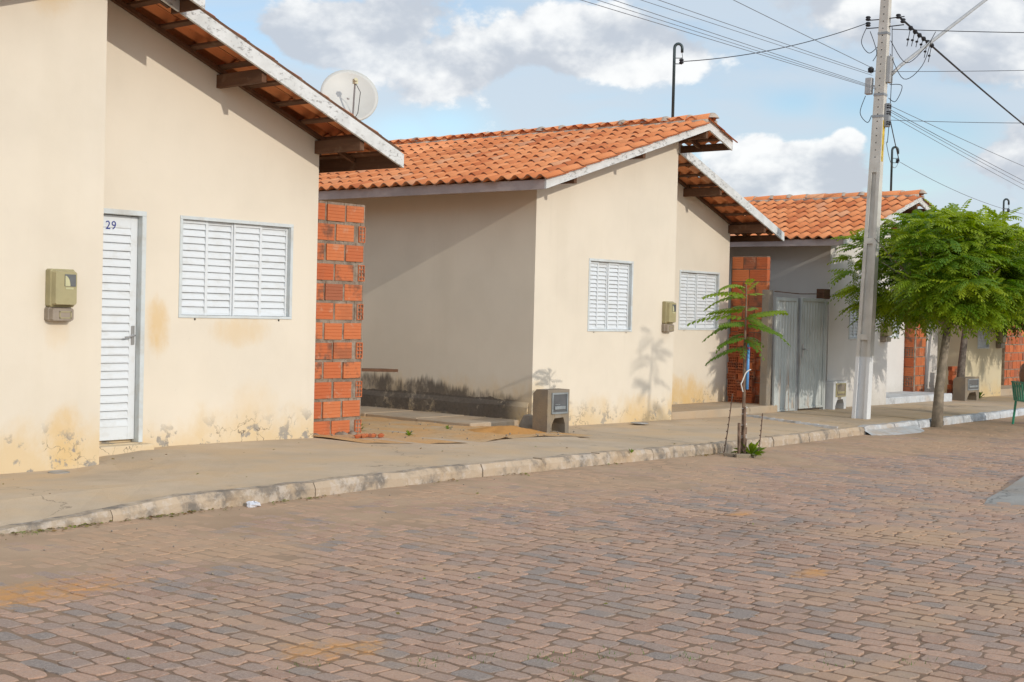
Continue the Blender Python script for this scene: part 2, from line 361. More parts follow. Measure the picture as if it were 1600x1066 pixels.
    M['lime_mortar'] = simple('ridge_mortar', (.46, .38, .31), .9, var=.2, scale=12, bump=.5, dirt=(.2, .15, .12), dirtamt=.5, dirtscale=7)
    # bricks
    n = NT('fired_clay'); r = n.rand()
    c = n.mix(r, (.47, .105, .034), (.58, .175, .062))
    c = n.mix(n.ramp(n.math('FRACT', n.math('MULTIPLY', r, 5.7)), .80, .9), c, (.33, .10, .05))
    burn = n.math('MULTIPLY', n.math('MULTIPLY', n.ramp(n.noise(5.5, 5, .65), .46, .64), n.ramp(n.math('FRACT', n.math('MULTIPLY', r, 3.3)), .25, .6, .1, 1)), .92)
    c = n.mix(burn, c, (.115, .062, .045))
    c = n.mix(n.math('MULTIPLY', n.ramp(n.noise(6.5, 6, .7, loc=(3, 3, 3)), .56, .70), .5), c, (.50, .36, .26))
    c = n.mix(n.math('MULTIPLY', n.noise(45, 4, .7), .28), c, (.36, .20, .12))
    n.bump(n.noise(60, 4, .6), .25, .006); M['brick'] = n.fin(c, .85)
    M['hole_shade'] = simple('brick_hole_shade', (.07, .028, .016), .95, var=.3)  # near-black back of the brick holes: unlit depth painted as colour
    M['mortar'] = simple('brick_mortar', (.235, .18, .135), .95, var=.25, scale=9, bump=.8, dirt=(.42, .36, .30), dirtamt=.5, dirtscale=12)
    # painted metal and wood
    n = NT('white_enamel'); c = n.mix(n.math('MULTIPLY', n.ramp(n.noise(5, 7, .7, sc=(1, 1, 1.8)), .48, .70), .42), (.655, .685, .71), (.52, .51, .47))
    c = n.mix(n.math('MULTIPLY', n.ramp(n.noise(30, 4, .7, sc=(1, 1, 2)), .70, .76), .5), c, (.42, .30, .22)); M['white'] = n.fin(c, .42, 0, .4)
    M['white_dusty'] = simple('frame_enamel', (.56, .60, .61), .5, var=.06, scale=4, dirt=(.40, .35, .28), dirtamt=.4, dirtscale=5)
    n = NT('flaking_white_board')
    c = n.mix(n.ramp(n.noise(6, 5, .6), .3, .7), (.56, .565, .555), (.67, .675, .67))
    fl = n.math('MULTIPLY', n.ramp(n.noise(20, 7, .75, sc=(.7, 1, 1.6)), .54, .60), n.ramp(n.noise(1.7, 4), .40, .56))
    c = n.mix(n.math('MULTIPLY', fl, .78), c, n.mix(n.noise(30, 3), (.16, .15, .145), (.32, .30, .28)))
    n.bump(n.math('MULTIPLY', fl, -1), .5, .006); M['fascia'] = n.fin(c, .8)
    n = NT('dark_timber')
    c = n.mix(n.noise(14, 6, .65, sc=(.5, .15, 1.5)), (.055, .027, .017), (.19, .098, .055))
    c = n.mix(n.math('MULTIPLY', n.ramp(n.noise(7, 5), .55, .72), .4), c, (.26, .18, .12)); n.bump(n.noise(40, 5, .6, sc=(1, .2, 1)), .4, .008); M['timber'] = n.fin(c, .85)
    M['timber_grey'] = simple('weathered_timber', (.36, .30, .27), .85, var=.16, scale=7, bump=.3, dirt=(.20, .16, .14), dirtamt=.4, dirtscale=5)
    M['eave_board'] = simple('eave_board_paint', (.40, .335, .32), .8, var=.1, scale=4, dirt=(.26, .21, .20), dirtamt=.4, dirtscale=3)
    M['stick'] = simple('rough_wood', (.20, .135, .095), .9, var=.3, scale=14, bump=.6)
    # pole concrete
    n = NT('pole_concrete'); c = n.mix(n.ramp(n.noise(3, 6, .6), .3, .7), (.50, .475, .43), (.61, .585, .54))
    c = n.mix(n.math('MULTIPLY', n.ramp(n.noise(8, 5, .7, sc=(1, 1, .2)), .5, .7), .3), c, (.33, .31, .28))
    z = n.xyz()[2]; c = n.mix(n.ramp(z, .78, .74), c, (.66, .67, .68)); n.bump(n.noise(60, 5, .7), .3, .008); M['pole'] = n.fin(c, .9)
    n = NT('gate_sheet'); x, y, z = n.xyz()
    c = n.mix(n.ramp(n.noise(2, 5), .3, .7), (.40, .425, .415), (.49, .515, .50))
    rs = n.math('MULTIPLY', n.ramp(n.noise(6, 6, .7, sc=(2.2, 1, .16)), .53, .66), n.ramp(n.math('ADD', z, n.math('MULTIPLY', n.noise(3, 3), .7)), 1.3, .2, .12, 1))
    c = n.mix(n.math('MULTIPLY', rs, .85), c, (.33, .17, .075)); M['gate'] = n.fin(c, .55, .1, .4)
    M['meter'] = simple('yellowed_plastic', (.36, .315, .17), .4, var=.12, scale=9, spec=.5, dirt=(.24, .2, .1), dirtamt=.4, dirtscale=9)
    M['meter_low'] = simple('grey_brown_plastic', (.27, .22, .17), .45, var=.12, scale=9, spec=.5)
    M['meter_glass'] = simple('meter_window', (.11, .115, .12), .12, var=.1, spec=.6)
    M['meter_disc'] = simple('meter_disc', (.52, .50, .30), .4)
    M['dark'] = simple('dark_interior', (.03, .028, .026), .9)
    M['grey_metal'] = simple('grey_steel', (.30, .31, .32), .45, .4, var=.12, spec=.5)
    M['steel'] = simple('handle_steel', (.42, .41, .40), .3, .7, var=.1, spec=.5)
    M['galv'] = simple('galvanised_arm', (.40, .40, .40), .5, .3, var=.08)
    M['cable'] = simple('black_cable', (.022, .023, .028), .6, var=.1)
    M['cable_grey'] = simple('grey_cable', (.16, .175, .20), .6, var=.1)
    M['pipe_dark'] = simple('dark_mast', (.035, .055, .06), .4, .2, var=.2, spec=.5)
    M['dish'] = simple('dish_grey', (.55, .555, .53), .45, var=.04, scale=3, dirt=(.43, .42, .38), dirtamt=.4, dirtscale=2, spec=.4)
    M['lnb'] = simple('lnb_cream', (.55, .52, .36), .5)
    M['conc_box'] = concrete('cast_box', (.25, .21, .165), (.32, .25, .165), 3)
    M['conc_dark'] = concrete('dark_render', (.27, .235, .195), (.33, .27, .2), 3)
    M['grey_door'] = simple('box_door', (.23, .25, .255), .4, var=.15, scale=10, spec=.5)
    M['white_box'] = simple('painted_box', (.56, .57, .58), .8, var=.06, scale=4)
    M['blue'] = simple('blue_pipe', (.10, .30, .62), .4, var=.05, spec=.5)
    M['string'] = simple('white_string', (.66, .64, .60), .8)
    M['red'] = simple('red_tie', (.45, .03, .06), .6)
    M['rod'] = simple('rusty_rod', (.12, .075, .055), .8, var=.3, scale=20)
    M['green_plastic'] = simple('green_plastic', (.03, .27, .16), .35, var=.06, spec=.5)
    M['skin'] = simple('skin', (.34, .17, .11), .55, var=.06)
    M['hair'] = simple('white_hair', (.62, .60, .57), .8)
    M['shorts'] = simple('dark_cloth', (.06, .07, .10), .9)
    M['bark'] = simple('bark', (.27, .225, .17), .92, var=.28, scale=9, bump=.8, dirt=(.13, .11, .085), dirtamt=.6, dirtscale=6)
    M['bark_dark'] = simple('dark_bark', (.17, .14, .115), .92, var=.35, scale=16, bump=1.0, dirt=(.07, .06, .05), dirtamt=.7, dirtscale=12)
    M['number'] = simple('blue_number', (.035, .05, .23), .5)
    M['plastic_bag'] = simple('white_plastic', (.66, .67, .72), .5)
    M['yellow'] = simple('yellow_marking', (.55, .38, .05), .7, var=.3, scale=14)
    # leaves
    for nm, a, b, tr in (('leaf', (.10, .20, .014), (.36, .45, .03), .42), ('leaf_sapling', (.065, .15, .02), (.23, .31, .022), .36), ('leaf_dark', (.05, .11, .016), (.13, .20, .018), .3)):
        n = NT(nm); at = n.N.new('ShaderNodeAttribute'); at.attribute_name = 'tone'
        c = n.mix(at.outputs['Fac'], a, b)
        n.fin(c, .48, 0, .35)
        tl = n.N.new('ShaderNodeBsdfTranslucent'); n.L.new(n.hsv(c, sat=1.1, v=1.25), tl.inputs[0])
        mx = n.N.new('ShaderNodeMixShader'); mx.inputs[0].default_value = tr
        n.L.new(n.b.outputs[0], mx.inputs[1]); n.L.new(tl.outputs[0], mx.inputs[2]); n.L.new(mx.outputs[0], n.N['Material Output'].inputs[0])
        M[nm] = n.m
    n = NT('dry_leaf'); c = n.mix(n.rand(), (.20, .10, .04), (.16, .20, .04)); M['dry_leaf'] = n.fin(c, .8)
    M['grass'] = simple('weed_green', (.09, .17, .03), .7, var=.4, scale=20)
    M['cement_patch'] = concrete('cement_screed', (.36, .345, .32), (.33, .28, .23))
    return M
M = make_materials()
CREAM = (.675, .605, .50)
M['plaster_first'] = plaster('cream_plaster_first', 0.0, CREAM, stains=((7.78, 1.10, .14, .32, .8), (8.75, 1.05, .45, .17, .5), (6.26, 3.85, .28, .35, .5), (6.41, 1.05, .14, .16, .3), (6.50, .18, .20, .35, .7), (8.9, .3, .4, .3, .3)))
M['plaster_second'] = plaster('cream_plaster_second', -.12, CREAM, stains=((18.0, .10, 1.5, .34, .85), (15.9, -.02, .5, .3, .5), (13.6, .1, .3, .4, .5), (17.9, .9, .25, .9, .25)), mould=.46, peel=.8)
M['plaster_grey'] = plaster('grey_white_plaster', -.18, (.64, .61, .575), peel=.2, yellow=(.46, .43, .38))
M['plaster_fourth'] = plaster('cream_plaster_fourth', -.22, (.60, .52, .36), peel=.7)

# ------------------------------------------------------------------ ground
def lin(x, pts):
    if x <= pts[0][0]: return pts[0][1]
    for (a, b), (c, d) in zip(pts, pts[1:]):
        if x <= c: return b + (d - b) * (x - a) / (c - a)
    return pts[-1][1]
def zs(x): return lin(x, ((9.0, 0.0), (13.5, -.10), (18, -.145), (24, -.18), (45, -.28)))
def ykerb(x): return lin(x, ((-10, 7.7), (5, 7.83), (9.6, 8.02), (11.5, 8.22), (13.9, 8.40), (17.8, 8.78), (20.2, 8.9), (23.5, 9.1), (45, 10.6)))
def zr(x): return zs(x) - .112
def kerb_top(x): return zs(x) - .106 * lin(x, ((4.3, 1.0), (5.9, 0.0)))
def grid(xs, ys, zf):
    m = MB(); nx, ny = len(xs), len(ys)
    m.add([(x, (yv(x) if callable(yv) else yv), zf(x, (yv(x) if callable(yv) else yv))) for x in xs for yv in ys],
          [(i * ny + j, (i + 1) * ny + j, (i + 1) * ny + j + 1, i * ny + j + 1) for i in range(nx - 1) for j in range(ny - 1)])
    return m
def frange(a, b, n): return [a + (b - a) * i / n for i in range(n + 1)]

# far ground sheet to the horizon, just under everything
obj('ground', grid([-400, -60, 0, 60, 120, 900], [-400, -40, 0, 60, 900], lambda x, y: -.62), M['earth'], kind='structure')
road = obj('road', grid(frange(-12, 60, 150), [-14.0, -9, -4] + frange(-2, 6.5, 18) + [lambda x: ykerb(x) - .35, lambda x: ykerb(x) - .1, lambda x: ykerb(x) + .12],
     lambda x, y: zr(x) - .0042 + max(0, min(1, (y - (ykerb(x) - 2.6)) / 2.3)) * .0048 + .0022 * sin(x * 3.1 + y * 2.3) * sin(y * 4.7 - x)), M['sand_bed'], kind='structure', smooth=True)

def cobbles():
    near = MB(); stones = []
    x = .6
    while x < 27.0:
        w = random.uniform(.094, .126)
        ylo = min(max(.0, .36 * x - 3.4), 4.6)
        y = ylo + random.uniform(0, .15)
        yk = ykerb(x) - .03
        while y < yk:
            l = random.uniform(.115, .172)
            if random.random() < .05: l *= 1.25
            l = min(l, yk - y + .02)
            wob = .035 * sin(y * 1.1 + x * .35) + .012 * sin(y * 4.3 + x)
            if l > .05: stones.append((x + w / 2 + wob, y + l / 2, w, l))
            y += l
        x += w
    return stones
stones = cobbles()
def add_stone(mb, cx, cy, w, l):
    g = .0085; h = random.uniform(-.002, .0025); z = zr(cx) + h
    tx, ty = random.uniform(-.012, .012), random.uniform(-.012, .012)
    c = []
    for sx, sy in ((-1, -1), (1, -1), (1, 1), (-1, 1)):
        c.append((sx * (w / 2 - g) + random.uniform(-.010, .010), sy * (l / 2 - g) + random.uniform(-.015, .015)))
    # extra points on the sides give a chipped, hand-cut outline
    ring = []
    for i in range(4):
        a = c[i]; b = c[(i + 1) % 4]
        ring.append((a[0] * random.uniform(.88, .97), a[1] * random.uniform(.88, .97)))
        for t in (.33, .67): ring.append(((a[0] + (b[0] - a[0]) * t) * 1.03 + random.uniform(-.0055, .0055), (a[1] + (b[1] - a[1]) * t) * 1.03 + random.uniform(-.0055, .0055)))
    n = 12
    zz = lambda p, d: z + d + p[0] * tx + p[1] * ty
    vs_ = [(cx + p[0] * .91, cy + p[1] * .93, zz(p, .0)) for p in ring] + [(cx + p[0], cy + p[1], zz(p, -.0018)) for p in ring] + [(cx + p[0], cy + p[1], z - .04) for p in ring]
    mb.add(vs_, [tuple(range(n))] + [(i + n, (i + 1) % n + n, (i + 1) % n, i) for i in range(n)] + [(i + 2 * n, (i + 1) % n + 2 * n, (i + 1) % n + n, i + n) for i in range(n)])
def pix(p):
    d = Vector(p) - Vector((0, 0, 1.3)); zc = d.dot(Fw)
    return (800 + 2222 * d.dot(Rt) / zc, 533 + 2222 * d.dot(Dn) / zc, zc)
vis = []
for s_ in stones:
    u, v, d = pix((s_[0], s_[1], zr(s_[0])))
    vis.append(d if (5 < u < 1595 and v < 1062) else 1e6 + d)
order = sorted(range(len(stones)), key=lambda i: vis[i])
for i in order[:300]:
    m_ = MB(); cx, cy, w, l = stones[i]; add_stone(m_, cx, cy, w, l)
    o = obj('cobblestone', m_, M['cobble'], road)
rest = MB()
for i in order[300:]: add_stone(rest, *stones[i])
obj('cobblestones', rest, M['cobble'], road, kind='stuff')

# pavement: two slabs split by an open crack, then the painted stretch
def walk(name, x0f, x1f, y0, y1, n, zoff=0.0, mat='sidewalk'):
    ys = frange(0, 1, 7); ny = len(ys); nx = n + 1; m = MB(); vs_ = []
    for i in range(nx):
        for t in ys:
            s_ = i / n; yk = 8.2
            for _ in range(4):
                xk = x0f(yk) + (x1f(yk) - x0f(yk)) * s_; yk = ykerb(xk) + .115
            y = yk + (y1 - yk) * t
            x = x0f(y) + (x1f(y) - x0f(y)) * s_
            ramp_ = .106 * lin(x, ((4.3, 1.0), (5.9, 0.0))) * max(0, 1 - (y - yk) / .75)
            dip = -.062 * lin(x, ((6.7, 1.0), (7.5, 0.0))) * lin(y, ((8.5, 0.0), (9.9, 1.0)))
            vs_.append((x, y, zs(x) + zoff + dip - .003 - (.016 if t == 0 else 0) - ramp_ + .003 * sin(x * 2.1 + y)))
    top = len(vs_)
    f = [(i * ny + j, (i + 1) * ny + j, (i + 1) * ny + j + 1, i * ny + j + 1) for i in range(nx - 1) for j in range(ny - 1)]
    m.add(vs_, f)
    # end skirts show the slab thickness at the crack
    for i in (0, nx - 1):
        e = [vs_[i * ny + j] for j in range(ny)]
        m.add(e + [(p[0], p[1], p[2] - .12) for p in e], [(j, j + 1, j + 1 + ny, j + ny) for j in range(ny - 1)])
    return obj(name, m, M[mat], kind='structure')
crack = lambda y: 11.72 + (y - 8.3) * .70 + .02 * sin(y * 9)
pavement = walk('pavement', lambda y: -12.0, lambda y: crack(y) - .012, 0, 12.2, 70)
walk('pavement', lambda y: crack(y) + .02, lambda y: 17.35 + (y - 8.7) * .55, 0, 12.6, 30, -.018)
walk('pavement', lambda y: 17.37 + (y - 8.7) * .55, lambda y: 25.2 + (y - 9) * .3, 0, 12.6, 24, -.004)
walk('pavement', lambda y: 25.22 + (y - 9) * .3, lambda y: 60, 0, 15.0, 24, -.03)
m_ = MB()
for i in range(40):
    y = 8.40 + i * (2.2 / 40); y2 = y + 2.2 / 40
    m_.quad((crack(y) - .03, y, zs(12) - .055), (crack(y) + .04, y, zs(12) - .055), (crack(y2) + .04, y2, zs(12) - .055), (crack(y2) - .03, y2, zs(12) - .055))
obj('pavement_crack', m_, M['stick'], pavement)
# white line painted between the two stretches
m_ = MB(); 
for i in range(10):
    y = 8.95 + i * .2; f = lambda yy: 17.30 + (yy - 8.7) * .55
    m_.box(f(y) , f(y) + .045, y, y + .2, zs(f(y)) - .05, zs(f(y)) + .003)
obj('pavement_line', m_, M['kerb_painted'], pavement)
# kerb stones, one by one
kerb = MB(); kerb.box(-12, -11.9, 7.6, 7.7, zr(-12) - .1, zr(-12))
kerb = obj('kerb', kerb, M['kerb'], kind='structure')
x = 3.6; k = 0
while x < 42:
    L_ = random.uniform(.86, 1.06); x1 = x + L_
    if 24.6 < x < 25.6: x = x1; continue
    painted = 17.3 < x < 24.6
    m_ = MB(); n = 8
    prof = []
    for i in range(n + 1):
        xx = x + .003 + (L_ - .006) * i / n; jy = random.uniform(-.013, .012); jz = random.uniform(-.010, .003) - (.012 * random.random() if i in (0, n) else 0)
        y0 = ykerb(xx) + jy; zt = kerb_top(xx) + jz; zb = zr(xx) - .06
        prof.append([(xx, y0 - .010, zb), (xx, y0 - .006, zb + (zt - zb) * .75), (xx, y0 + .018, zt + .003), (xx, y0 + .12, zt + .004), (xx, y0 + .13, zb)])
    vs_ = [p for r in prof for p in r]; q = 5
    m_.add(vs_, [(i * q + j, (i + 1) * q + j, (i + 1) * q + j + 1, i * q + j + 1) for i in range(n) for j in range(q - 1)] + [tuple(range(q - 1, -1, -1)), tuple(n * q + j for j in range(q))])
    obj('kerb_stone', m_, M['kerb_painted' if painted else 'kerb'], kerb)
    x = x1 + .004
# lime-washed mortar apron between kerb and road by the pole
m_ = MB(); pts = []
for i in range(13):
    xx = 17.9 + i * .16; y0 = ykerb(xx) - .01
    w = .42 * sin(pi * min(1, (i + .6) / 12.6)) ** .6
    pts.append([(xx, y0, zs(xx) - .055), (xx, y0 - w * .5, zr(xx) + .025), (xx, y0 - w, zr(xx) - .012)])
m_.add([p for r in pts for p in r], [(i * 3 + j + 3, i * 3 + j, i * 3 + j + 1, i * 3 + j + 4) for i in range(12) for j in range(2)])
obj('kerb_apron', m_, M['kerb_painted'], kerb, smooth=True)

# earth in the gap, alley floor strip, sand heap
m_ = grid(frange(9.72, 13.0, 34), [lambda x: 9.75 + .15 * sin(x * 2.2) + .25 * max(0, 10.6 - x) * .9] + frange(10.6, 22, 26),
          lambda x, y: zs(x) + .006 + .012 * sin(x * 5 + y * 3) * sin(y * 4.1 - x * 2) + .008 * sin(x * 17) * sin(y * 13))
obj('earth', m_, M['earth'], kind='structure', smooth=True)
m_ = MB(); pts_ = [12.62, 13.6]
for i in range(12):
    y0 = 11.25 + i * .9; m_.box(12.62 + .01 * (i % 2), 13.53, y0, y0 + .9 - .006, -.3, .0 - .035 + .004 * (i % 3))
obj('alley_path', m_, M['porch'], kind='structure', bevel=.012)
def heap(name, cx, cy, rx, ry, h, z0, label, mat, cat='sand pile'):
    m = MB(); n, q = 22, 7; vs_ = [(cx, cy, z0 + h)]
    for j in range(1, q + 1):
        r = j / q
        for i in range(n):
            a = 2 * pi * i / n; wob = 1 + .18 * sin(3 * a + 1) + .1 * sin(7 * a)
            vs_.append((cx + rx * r * wob * cos(a), cy + ry * r * wob * sin(a), z0 + h * (cos(pi * r) * .5 + .5) + (random.uniform(-.006, .006) if j < q else -.012)))
    f = [(0, 1 + i, 1 + (i + 1) % n) for i in range(n)]
    for j in range(q - 1):
        for i in range(n):
            a = 1 + j * n + i; b = 1 + j * n + (i + 1) % n; f.append((a, a + n, b + n, b))
    m.add(vs_, f); o = obj(name, m, mat, org=(cx, cy, z0), smooth=True)
    return tag(o, label, cat)
heap('sand_pile', 12.42, 10.55, .62, .5, .075, zs(12.5) - .005, 'low heap of orange sand left of the concrete meter box', M['sand'])

# thin cement screed over the cobbles, right edge
m_ = MB(); poly = [(11.30, 4.47), (11.7, 4.60), (12.6, 4.78), (14.2, 5.15), (15, 4.9), (14.3, 4.2), (12.6, 3.5), (11.0, 3.2), (10.7, 3.6), (11.05, 4.1)]
m_.prism_z(poly, zr(12) - .03, zr(12) + .013)
obj('cement_patch', m_, M['cement_patch'], kind='structure')

# ------------------------------------------------------------------ louvred windows and doors
SLATS = {}
def slat_mesh(w, h, mat):
    key = (round(w, 3), round(h, 3), mat.name)
    if key not in SLATS:
        m = MB(); prof = [(-.002, h * .5), (-.010, h * .30), (-.018, 0), (-.024, -h * .30), (-.026, -h * .52), (-.019, -h * .52), (-.010, -h * .1), (.004, h * .5)]
        n = len(prof)
        m.add([(-w / 2, y, z) for y, z in prof] + [(w / 2, y, z) for y, z in prof],
              [tuple(range(n)), tuple(range(2 * n - 1, n - 1, -1))] + [(i + n, (i + 1) % n + n, (i + 1) % n, i) for i in range(n)])
        SLATS[key] = mesh_from('slat', m, mat)
    return SLATS[key]
def louvre_window(house, x0, x1, z0, z1, yw, splits, ns, wide=(), gap=.004):
    """splits: inner panel borders 0..1; the frame stands in its opening, the louvre panels sit back inside it"""
    fw = .032; f = MB(); yo = yw - .010; yi = yw + .095
    f.box(x0 - fw, x1 + fw, yo, yi, z1, z1 + fw); f.box(x0 - fw, x1 + fw, yo, yi, z0 - fw * .8, z0)
    f.box(x0 - fw, x0, yo + .001, yi, z0, z1); f.box(x1, x1 + fw, yo + .001, yi, z0, z1)
    win = obj('window', f, M['white_dusty'], house, bevel=.003)
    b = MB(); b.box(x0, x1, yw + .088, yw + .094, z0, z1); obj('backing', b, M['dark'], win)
    ed = [x0] + [x0 + (x1 - x0) * t for t in splits] + [x1]
    h = (z1 - z0 - .035) / ns
    for i in range(len(ed) - 1):
        yp = yw + (.050 if i % 2 == 0 else .064)
        st = .020; a, c = ed[i], ed[i + 1]; s = MB()
        s.box(a + .001, a + st, yp - .022, yp + .018, z0 + .002, z1 - .002); s.box(c - st, c - .001, yp - .022, yp + .018, z0 + .002, z1 - .002)
        s.box(a + st, c - st, yp - .018, yp + .016, z1 - .030, z1 - .003); s.box(a + st, c - st, yp - .018, yp + .016, z0 + .003, z0 + .016)
        obj('sash', s, M['white'], win)
        me = slat_mesh(c - a - 2 * st, h * 1.02, M['white'])
        for k in range(ns):
            inst('slat', me, ((a + c) / 2, yp + .010, z0 + .018 + h * (k + .5)), win, rot=(random.gauss(0, .022) + (random.uniform(-.12, .12) if random.random() < .07 else 0), random.gauss(0, .003), 0))
    for t in (.12, .9):
        bm_ = MB(); bm_.lathe((x0 + (x1 - x0) * t, yw + .0, z0 - fw * .8 - .012), [(.0, -.012), (.011, -.012), (.011, .0), (0, .0)], 8, axis=(0, -1, 0)); obj('drain_cap', bm_, M['dark'], win)
    return win
def louvre_door(house, x0, x1, z0, z1, yw, ns, number=None):
    fw = .045; f = MB(); yo = yw - .012; yi = yw + .10
    f.box(x0 - fw, x1 + fw, yo, yi, z1, z1 + fw); f.box(x0 - fw, x0, yo + .001, yi, z0 - .02, z1); f.box(x1, x1 + fw, yo + .001, yi, z0 - .02, z1)
    fr = obj('door_frame', f, M['white_dusty'], house, bevel=.004)
    yp = yw + .055; d = MB(); st = .075
    d.box(x0 + .004, x0 + st, yp, yp + .035, z0 + .008, z1 - .006); d.box(x1 - st, x1 - .004, yp, yp + .035, z0 + .008, z1 - .006)
    d.box(x0 + st, x1 - st, yp + .001, yp + .034, z1 - .115, z1 - .006); d.box(x0 + st, x1 - st, yp + .001, yp + .034, z0 + .008, z0 + .13)
    d.box(x0 + st, x1 - st, yp + .028, yp + .033, z0 + .13, z1 - .115)
    door = obj('door', d, M['white'], house, bevel=.003)
    h = (z1 - .10 - z0 - .13) / ns; me = slat_mesh(x1 - x0 - 2 * st, h * 1.02, M['white'])
    for k in range(ns): inst('slat', me, ((x0 + x1) / 2, yp + .020, z0 + .13 + h * (k + .5)), door)
    hm = MB(); hx = x1 - st * .52; hz = z0 + .94
    hm.lathe((hx, yp - .001, hz), [(0, .012), (.017, .012), (.02, 0)], 10, axis=(0, -1, 0)); hm.box(hx - .017, hx + .017, yp - .009, yp, hz - .085, hz + .085)
    hm.tube([(hx, yp - .005, hz), (hx, yp - .045, hz), (hx - .02, yp - .052, hz - .003), (hx - .115, yp - .052, hz - .018)], .008, 8)
    obj('handle', hm, M['steel'], door, bevel=.003)
    if number:
        tx, tz, size = number[1:]
        cu = bpy.data.curves.new('house_number', 'FONT'); cu.body = number[0]; cu.size = size; cu.extrude = .0008
        cu.space_character = 1.12
        t = bpy.data.objects.new('tmp', cu); COL.objects.link(t); bpy.context.view_layer.update()
        me = bpy.data.meshes.new_from_object(t.evaluated_get(bpy.context.evaluated_depsgraph_get())); bpy.data.objects.remove(t)
        me.name = 'house_number'; me.materials.clear(); me.materials.append(M['number'])
        inst('house_number', me, (tx, yp - .0012, tz), door, rot=(pi / 2, 0, 0))
    return door

# ------------------------------------------------------------------ roof tiles
TW, TE = .20, .36        # tile pitch and course
def tile_geo():
    m = MB(); n = 9; L_ = TE + .075; vs_ = []
    def ring(t, dz, lo):                     # t along slope, lo=1 at the lower end
        out = []
        for i in range(n):
            u = -TW / 2 + TW * i / (n - 1); c = cos(2 * pi * u / TW)
            a = .024 + .0045 * lo
            z = a * (c if c > 0 else c * .85) + (1 - lo) * -.004
            out.append((u * (1 + .03 * (1 if c > 0 else 0)), t, z + dz))
        return out
    r = ring(-.0, .018, 1) + ring(L_, .002, 0) + ring(-.0, .006, 1) + ring(L_, -.010, 0)
    f = []
    for i in range(n - 1):
        f.append((i, i + 1, n + i + 1, n + i)); f.append((2 * n + i + 1, 2 * n + i, 3 * n + i, 3 * n + i + 1)); f.append((i + 1, i, 2 * n + i, 2 * n + i + 1))
    m.add(r, f)
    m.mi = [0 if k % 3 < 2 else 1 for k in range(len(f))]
    return m
TG = tile_geo()
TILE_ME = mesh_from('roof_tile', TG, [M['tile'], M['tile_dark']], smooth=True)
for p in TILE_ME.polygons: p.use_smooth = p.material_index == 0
TILE_V = np.array(TG.v)
def slope_tiles(roof, origin, across, up, ncol, ncrs, n_single, keep=None, nearer=None):
    """origin: lower corner; across/up: unit vectors. The n_single tiles nearest the camera are objects."""
    A = Vector(across).normalized(); U = Vector(up).normalized(); Nn = A.cross(U)
    lst = []
    for c in range(ncol):
        for k in range(ncrs):
            p = Vector(origin) + A * (TW * (c + .5)) + U * (TE * k)
            if keep and not keep(p): continue
            lst.append(p)
    key = (lambda p: (p - Vector((0, 0, 1.3))).length) if nearer is None else nearer
    lst.sort(key=key)
    rm = MB(); rm.mi = []
    for i, p in enumerate(lst):
        j = random.uniform(-.014, .014) - (.035 * random.random() if random.random() < .06 else 0); yaw = random.gauss(0, .014)
        A2 = (A * cos(yaw) + U * sin(yaw)); U2 = (U * cos(yaw) - A * sin(yaw))
        mt = Matrix((A2, U2, Nn)).transposed().to_4x4()
        pos = p + U * j + Nn * random.uniform(-.004, .004)
        if i < n_single: inst('roof_tile', TILE_ME, pos, roof, mat4=mt)
        else:
            R3 = np.array(mt.to_3x3()); v = TILE_V @ R3.T + np.array(pos); b = len(rm.v)
            rm.v += [tuple(q) for q in v]; rm.f += [tuple(b + a for a in f) for f in TG.f]; rm.mi += TG.mi
    if rm.v:
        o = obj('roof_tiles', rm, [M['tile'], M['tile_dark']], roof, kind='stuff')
RIDGE_ME = None
def ridge_mesh():
    global RIDGE_ME
    if RIDGE_ME is None:
        m = MB(); n = 8; L_ = .43
        def ring(y, r, dz): return [(r * cos(pi * i / n) * 1.15, y, r * sin(pi * i / n) + dz) for i in range(n + 1)]
        rs = ring(0, .092, .0) + ring(L_, .076, -.004) + ring(0, .080, 0) + ring(L_, .064, -.004); q = n + 1; f = []
        for i in range(n): f += [(i + 1, i, q + i, q + i + 1), (2 * q + i, 2 * q + i + 1, 3 * q + i + 1, 3 * q + i), (i, i + 1, 2 * q + i + 1, 2 * q + i)]
        m.add(rs, f); RIDGE_ME = mesh_from('ridge_tile', m, M['tile'], smooth=True)
    return RIDGE_ME

# ------------------------------------------------------------------ houses
def wall_front(m, x0, x1, zb, top, y, holes, depth=.11):
    """vertical sheet facing -y with rectangular openings and their reveals; top(x) is the upper edge"""
    xs = sorted({x0, x1, *[h[0] for h in holes], *[h[1] for h in holes]})
    for a, b in zip(xs, xs[1:]):
        hs = sorted([h for h in holes if h[0] <= a + 1e-6 and h[1] >= b - 1e-6], key=lambda h: h[2])
        z = zb
        for h in hs:
            if h[2] > z + 1e-6: m.quad((a, y, z), (b, y, z), (b, y, h[2]), (a, y, h[2]))
            z = h[3]
        m.quad((a, y, z), (b, y, z), (b, y, top(b)), (a, y, top(a)))
    for hx0, hx1, hz0, hz1 in holes:
        yb = y + depth
        m.quad((hx0, y, hz0), (hx0, y, hz1), (hx0, yb, hz1), (hx0, yb, hz0)); m.quad((hx1, y, hz1), (hx1, y, hz0), (hx1, yb, hz0), (hx1, yb, hz1))
        m.quad((hx0, y, hz1), (hx1, y, hz1), (hx1, yb, hz1), (hx0, yb, hz1)); m.quad((hx0, y, hz0), (hx0, yb, hz0), (hx1, yb, hz0), (hx1, y, hz0))
        m.quad((hx0, yb, hz0), (hx0, yb, hz1), (hx1, yb, hz1), (hx1, yb, hz0))

